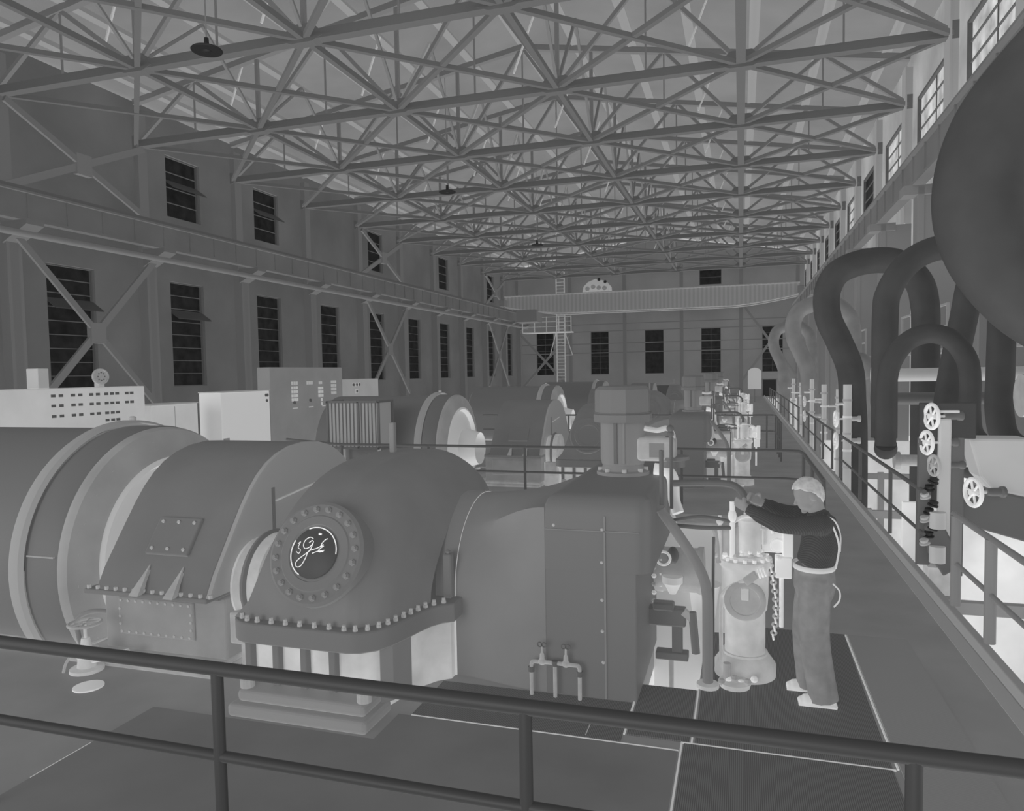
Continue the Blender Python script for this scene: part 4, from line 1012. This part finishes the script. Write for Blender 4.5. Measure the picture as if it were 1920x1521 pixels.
# steel framing and clutter in the open well
def frame(y, label):
    t = thing('steel_frame', (2.4, y, -4.5), label, 'steel frame', 'steel frames in the open well')
    for x in (2.3, 3.4, 4.4): MB().box((x-.07, y-.07, -4.5), (x+.07, y+.07, -.1)).build('post', M_panel, t, smooth=0)
    for z in (-.2, -1.2, -2.4): MB().box((2.1, y-.06, z-.07), (4.5, y+.06, z+.07)).build('beam', M_panel, t, smooth=0)
    MB().bar((2.3, y, -4.2), (3.4, y, -1.3), .08, .08).build('brace', M_mid, t, smooth=0)
for i, y in enumerate([7.0, 9.5, 15.2, 20.5]): frame(y, 'grey steel post frame in the bright well right of the walkway, %s from the camera' % ORD[i])
def wheel(x, y, z, R, d, label, back=.35, m=M_cab):
    t = thing('handwheel_valve', (x, y, z), label, 'valve')
    d = Vector(d).normalized(); c = Vector((x, y, z))
    up = Vector((0,0,1)); b = d.cross(up).normalized()
    MB().torus(c, d, R, R*.16, 30, 8).build('handwheel', m, t)
    s_ = MB()
    for i in range(3):
        a = PI*i/3+.3; e = (up*math.cos(a)+b*math.sin(a))*R; s_.tube([c-e, c+e], R*.09, 6)
    s_.tube([c-d*R*.3, c+d*R*.25], R*.25, 10); s_.build('spokes', m, t)
    k = MB(); k.tube([c, c-d*back*.5], R*.11, 8); k.build('stem', M_pale, t)
    k = MB(); k.lathe([(0, R*.25), (back*.2, R*.32), (back*.45, R*.32), (back*.5, R*.42), (back*.6, R*.42)], c-d*back*.45, -d, 16); k.build('bonnet', M_dark if back < .4 else M_mid, t)
D = (-.9, -.28, .0)
wheel(2.21, 10.0, 1.98, .145, D, 'bright spoked handwheel at the top of the dark valve rack')
wheel(2.16, 10.0, 1.66, .135, D, 'bright spoked handwheel second from the top on the valve rack')
wheel(2.24, 10.0, 1.38, .12, D, 'grey handwheel third from the top on the valve rack', m=M_mid)
wheel(2.64, 9.9, 1.08, .16, D, 'bright handwheel at the right edge beside the pale angled panel')
wheel(2.06, 18.1, 1.42, .17, (-1,-.1,0), 'upper bright handwheel in front of the big swerving pipe', .5)
wheel(2.06, 18.1, .92, .17, (-1,-.1,0), 'lower bright handwheel in front of the big swerving pipe', .5)
wheel(2.06, 26.8, 1.45, .17, (-1,-.1,0), 'upper small handwheel by the second swerving pipe', .5, M_pale)
wheel(2.06, 26.8, .95, .17, (-1,-.1,0), 'lower small handwheel by the second swerving pipe', .5, M_pale)
# valve rack by the kerb
t = thing('valve_rack', (2.4, 10.2, 0), 'dark valve rack with board and pale post on the right kerb', 'valve rack')
MB().box((2.11, 10.12, 1.70), (2.72, 10.2, 2.14)).build('name_board', mat('board_dark', 56, .6), t, smooth=0, bevel=.01)
MB().box((2.32, 10.04, 2.02), (2.52, 10.12, 2.05)).build('board_mark', M_pale, t, smooth=0)
MB().box((2.10, 10.1, .12), (2.24, 10.22, 1.72)).build('manifold_post', M_dark, t, smooth=0, bevel=.02)
MB().box((2.30, 10.0, .5), (2.43, 10.11, 1.95)).build('pale_duct', M_cab2, t, smooth=0, bevel=.02)
MB().box((2.46, 10.12, .0), (2.60, 10.26, 1.72)).build('rack_post', M_dark, t, smooth=0, bevel=.01)
for i in range(9):
    MB().lathe([(0, .03), (.012, .062), (.03, .062), (.034, .035), (.055, .05), (.075, .05), (.085, .02)], (2.16+.035*(i % 3), 10.0, .40+.095*i), (.3*(i % 3-1),-.2,1), 14).build('valve_fitting', M_black if i % 3 else M_mid, t)
k = MB(); k.prism([(2.16, .62), (2.3, .78), (2.45, .45), (2.47, .1), (2.36, .02), (2.2, .3)], 9.98, 10.1, 'y'); k.build('valve_bonnet', M_dark, t, smooth=0, bevel=.02)
for z in (.72, .3): MB().lathe([(0, .09), (.2, .09)], (2.28, 9.95, z-.1), (0,0,1), 14).build('pale_cup', M_cab2, t)
MB().box((2.2, 10.0, -1.5), (2.5, 10.3, .12)).build('rack_foot', M_pale, t, smooth=0)
# pale angled casing beyond the rack
o = MB(); o.prism([(2.72, 1.68), (3.4, 1.68), (3.4, .95), (3.0, 1.02), (2.85, 1.2)], 10.4, 10.9, 'y')
tag(o.build('duct_casing', M_cab2, smooth=0, bevel=.03), 'pale angular duct casing at the right edge under the dark board', 'duct')
o = MB(); o.prism([(2.62, 1.12), (3.4, .95), (3.4, .4), (2.62, .62)], 10.3, 10.6, 'y')
tag(o.build('angled_guard', M_dark, smooth=0, bevel=.02), 'dark angled guard plate at the right edge beside the valve rack', 'guard')
# vertical pale stand pipes along the kerb
for i, (y, h) in enumerate([(18.1, 2.2), (19.6, 2.05), (23.0, 2.1), (26.8, 2.2), (31.5, 2.0), (36., 2.1)]):
    t = thing('stand_pipe', (2.3, y, 0), 'pale valve stand pipe on the right kerb, %s from the camera' % ORD[i], 'stand pipe', 'stand pipes along the kerb')
    MB().cyl((2.3, y, -1), (2.3, y, h), .09 if i == 0 else .07, 14).build('pipe_body', M_cab2, t)
    for j in range(5): MB().lathe([(0, .10), (.05, .10)], (2.3, y, .3+.38*j), (0,0,1), 14).build('collar', M_geni if j % 2 else M_mid, t)
    MB().tube([(2.3, y, h*.8), (2.05, y-.1, h*.8)], .03, 8).build('side_branch', M_pale, t)
# gallery windowed partition and beams behind the pipes
for i, y in enumerate([12.4, 21.5, 33.]):
    t = thing('pipe_gallery', (4.3, y, 3.), 'steel gallery beams behind the lagged pipes, %s from the camera' % ORD[i], 'gallery', 'galleries behind the pipes')
    MB().box((4.5, y-2.5, 2.9), (5.4, y+2.5, 3.0)).build('deck', M_panel, t, smooth=0)
    for z in (3.5, 4.0): MB().bar((4.5, y-2.5, z), (4.5, y+2.5, z), .05, .05).build('guard_rail', M_panel, t, smooth=0)
    for k in range(4): MB().box((4.47, y-2.5+1.66*k-.03, 3.), (4.53, y-2.5+1.66*k+.03, 4.02)).build('guard_post', M_panel, t, smooth=0)

# ================================================================== THE MAN
def remesh(o, vox, it=4):
    r = o.modifiers.new('remesh', 'REMESH'); r.mode = 'VOXEL'; r.voxel_size = vox; r.use_smooth_shade = True
    s_ = o.modifiers.new('smooth', 'SMOOTH'); s_.iterations = it; s_.factor = .5
    return o
def man():
    t = thing('person', (.55, 6.0, .012), 'man in dark striped shirt and work trousers reaching to the valves', 'person')
    f0 = .012
    hip, chest, neck = (.545, 6.03, 1.0), (.575, 6.03, 1.36), (.53, 6.03, 1.50)
    B = MB(); el = lambda a, b: (a, b)
    # trunk; tube radii (front-back, side)
    B.tube(bez([(.54, 6.03, .88), (.545, 6.03, 1.0), (.565, 6.03, 1.15), (.575, 6.03, 1.32), (.56, 6.03, 1.43), (.54, 6.03, 1.48)], 3), [(.10,.14)]*2+[(.105,.15)]*4+[(.105,.16)]*6+[(.08,.13)]*3+[(.05,.07)], 20)
    B.tube([(.565, 6.03, 1.43), (.555, 6.03, 1.51), (.535, 6.03, 1.585)], [.066, .060, .060], 16)
    # head, tilted down toward -x
    hc = Vector((.492, 6.03, 1.628)); HR = Matrix.Rotation(math.radians(-22), 3, 'Y') @ Matrix.Rotation(math.radians(12), 3, 'Z'); h0 = len(B.v)
    B.ball(hc, (.104, .082, .116), 24); B.ball(hc+Vector((-.035, 0, -.055)), (.070, .061, .072), 18)
    B.tube([hc+Vector((-.085, 0, .01)), hc+Vector((-.118, 0, -.035)), hc+Vector((-.095, 0, -.045))], [.010, .017, .012], 10)   # nose
    B.ball(hc+Vector((-.09, 0, -.075)), (.016, .026, .009), 10); B.ball(hc+Vector((-.075, 0, -.112)), (.026, .03, .02), 10)
    for s_ in (-1, 1):
        B.ball(hc+Vector((-.083, s_*.032, .0)), (.014, .016, .009), 10)
        B.ball(hc+Vector((.012, s_*.088, -.022)), (.027, .014, .036), 12)
    B.rot(h0, hc, HR)
    arms = [((.56, 5.845, 1.425), (.285, 5.80, 1.425), (.035, 5.93, 1.52), (-.03, 5.99, 1.55)),
            ((.55, 6.215, 1.425), (.33, 6.28, 1.43), (.15, 6.26, 1.51), (.10, 6.24, 1.54))]
    for sh, eb, wr, hd in arms:
        B.tube(bez([sh, eb, wr], 6), [.056]*4+[.048]*4+[.042]*3+[.034]*2, 14)
        sh, eb, wr, hd = map(Vector, (sh, eb, wr, hd)); d = (hd-wr).normalized()
        side = Vector((0, 0, 1)); side = (side-d*side.dot(d)).normalized(); nrm = d.cross(side)
        palm = wr + d*.05
        B.tube([wr-d*.02, wr+d*.02, palm, wr+d*.085], [(.030,.022), (.038,.020), (.043,.017), (.040,.014)], 12)
        inward = Vector((0, 1, 0)) if sh.y < 6.03 else Vector((0, -1, 0))
        inward = (inward-d*inward.dot(d)).normalized()
        for i, ln in enumerate((.070, .078, .072, .056)):
            b_ = wr + d*.078 + side*(.030-.020*i)
            p1 = b_+d*ln*.45; p2 = p1+(d*.5+inward*.85).normalized()*ln*.42; p3 = p2+(inward*.9-d*.45).normalized()*ln*.36
            B.tube(bez([b_, p1, p2, p3], 3), [.0095]*7+[.0085, .008, .006], 8)
        tb = wr + d*.025 + side*.034; B.tube(bez([tb, tb+side*.022+d*.018+inward*.014, tb+side*.018+d*.046+inward*.034, tb+d*.062+inward*.046], 3), [.012]*7+[.010, .009, .007], 8)
    legs = [((.535, 5.935, .94), (.535, 5.93, .52), (.605, 5.93, .10)), ((.535, 6.125, .94), (.50, 6.15, .52), (.535, 6.19, .10))]
    for a, k, f in legs:
        B.tube(bez([a, k, f], 6), [.085]*4+[.065]*3+[.058]*3+[.042]*3, 16)
        B.tube([(f[0]+.05, f[1], .05), (f[0]-.05, f[1], .06), (f[0]-.15, f[1]-.01, .045)], [(.035,.032), (.036,.036), (.024,.034)], 12)
    remesh(B.build('body', M_skin, t), .0065, 3)
    # shirt
    Sx = MB(); Sx.tube(bez([(.53, 6.03, 1.065), (.545, 6.03, 1.10), (.572, 6.03, 1.2), (.585, 6.03, 1.32), (.575, 6.03, 1.42), (.545, 6.03, 1.50)], 4), [(.133,.172)]*2+[(.137,.178)]*6+[(.138,.19)]*6+[(.12,.19)]*3+[(.09,.14)]*2+[(.07,.08)]*2, 24)
    for (sh, eb, wr, hd) in arms:
        w2 = Vector(wr)+(Vector(eb)-Vector(wr)).normalized()*.02
        Sx.ball(sh, .08, 14)
        Sx.tube(bez([(sh[0]+.01, sh[1]*.7+6.03*.3, sh[2]), sh, eb, w2], 6), [.078]*6+[.074]*4+[.066]*4+[.06]*3+[.047, .046], 16)
    shirt = remesh(Sx.build('shirt', M_shirt, t), .010, 4)
    sl = MB()
    sl.tube(bez([(.585, 5.83, 1.49), (.635, 5.84, 1.44), (.677, 5.87, 1.35), (.70, 5.9, 1.24), (.675, 5.88, 1.09)], 5), .0075, 8)
    sl.tube(bez([(.61, 5.87, 1.49), (.675, 5.92, 1.44), (.715, 5.96, 1.33), (.715, 5.97, 1.2)], 5), .006, 8)
    sl.build('shirt_seam', M_belt, shirt)
    # trousers
    Tr = MB(); Tr.tube([(.545, 6.03, .82), (.542, 6.03, .92), (.54, 6.03, 1.0), (.535, 6.03, 1.085)], [(.13,.16), (.155,.182), (.15,.18), (.138,.174)], 24)
    for a, k, f in legs:
        Tr.tube(bez([(a[0], a[1], .98), a, k, (f[0]+.0, f[1], .055)], 5), [.12]*6+[.116]*3+[.112]*2+[.11]*2+[.108]*3, 18)
    tr = remesh(Tr.build('trousers', M_trous, t), .010, 4)
    MB().tube(bez([(.655, 5.87, .98), (.70, 5.86, .93), (.70, 5.86, .86), (.665, 5.88, .80)], 4), .006, 8).build('rag_loop', M_belt, tr)
    bl = MB(); bl.loft([[(.537+(.142 if 1 else 0)*math.cos(2*PI*j/36), 6.03+.178*math.sin(2*PI*j/36), z) for j in range(36)] for z in (1.055, 1.092)], caps=False)
    b_ = bl.build('belt', M_belt, t); so = b_.modifiers.new('thick', 'SOLIDIFY'); so.thickness = .012; so.offset = 1
    # shoes
    for (a, k, f) in legs:
        S_ = MB(); x, y = f[0], f[1]
        S_.tube(bez([(x+.085, y, .07), (x+.03, y, .075), (x-.06, y-.005, .062), (x-.14, y-.012, .05), (x-.19, y-.016, .045)], 3), [(.035,.034)]*2+[(.048,.042)]*4+[(.042,.05)]*4+[(.026,.04)]*2+[(.012,.02)], 16)
        S_.box((x-.185, y-.05, f0), (x+.095, y+.04, f0+.022)); S_.tube([(x+.02, y, .05), (x+.02, y, .12)], .05, 14)
        remesh(S_.build('shoe', M_shoe, t), .008, 3)
    # hair: cap over the back and top of the skull
    Hm = MB(); n, m_ = 28, 14; V = []; F = []
    ax = Vector((.25, 0, .97)).normalized()
    e1 = ax.cross(Vector((0,1,0))).normalized(); e2 = Vector((0,1,0))
    for i in range(m_+1):
        for j in range(n):
            ph = 2*PI*j/n; rim = 90-30*math.cos(ph)+8*math.cos(2*ph)+2.5*math.sin(9*ph); th = math.radians(rim)*i/m_; dv = ax*math.cos(th)+(e1*math.cos(ph)+e2*math.sin(ph))*math.sin(th)
            k = 1+.03*math.sin(7*ph+3*i)
            V.append(hc+Vector((dv.x*.122*k, dv.y*.098*k, dv.z*.132*k)))
    for i in range(m_):
        for j in range(n): F.append([i*n+j, i*n+(j+1)%n, (i+1)*n+(j+1)%n, (i+1)*n+j])
    Hm.add(V, F).rot(0, hc, HR); h = Hm.build('hair', M_hair, t, smooth=60)
    so = h.modifiers.new('thick', 'SOLIDIFY'); so.thickness = .012; so.offset = -1
man()
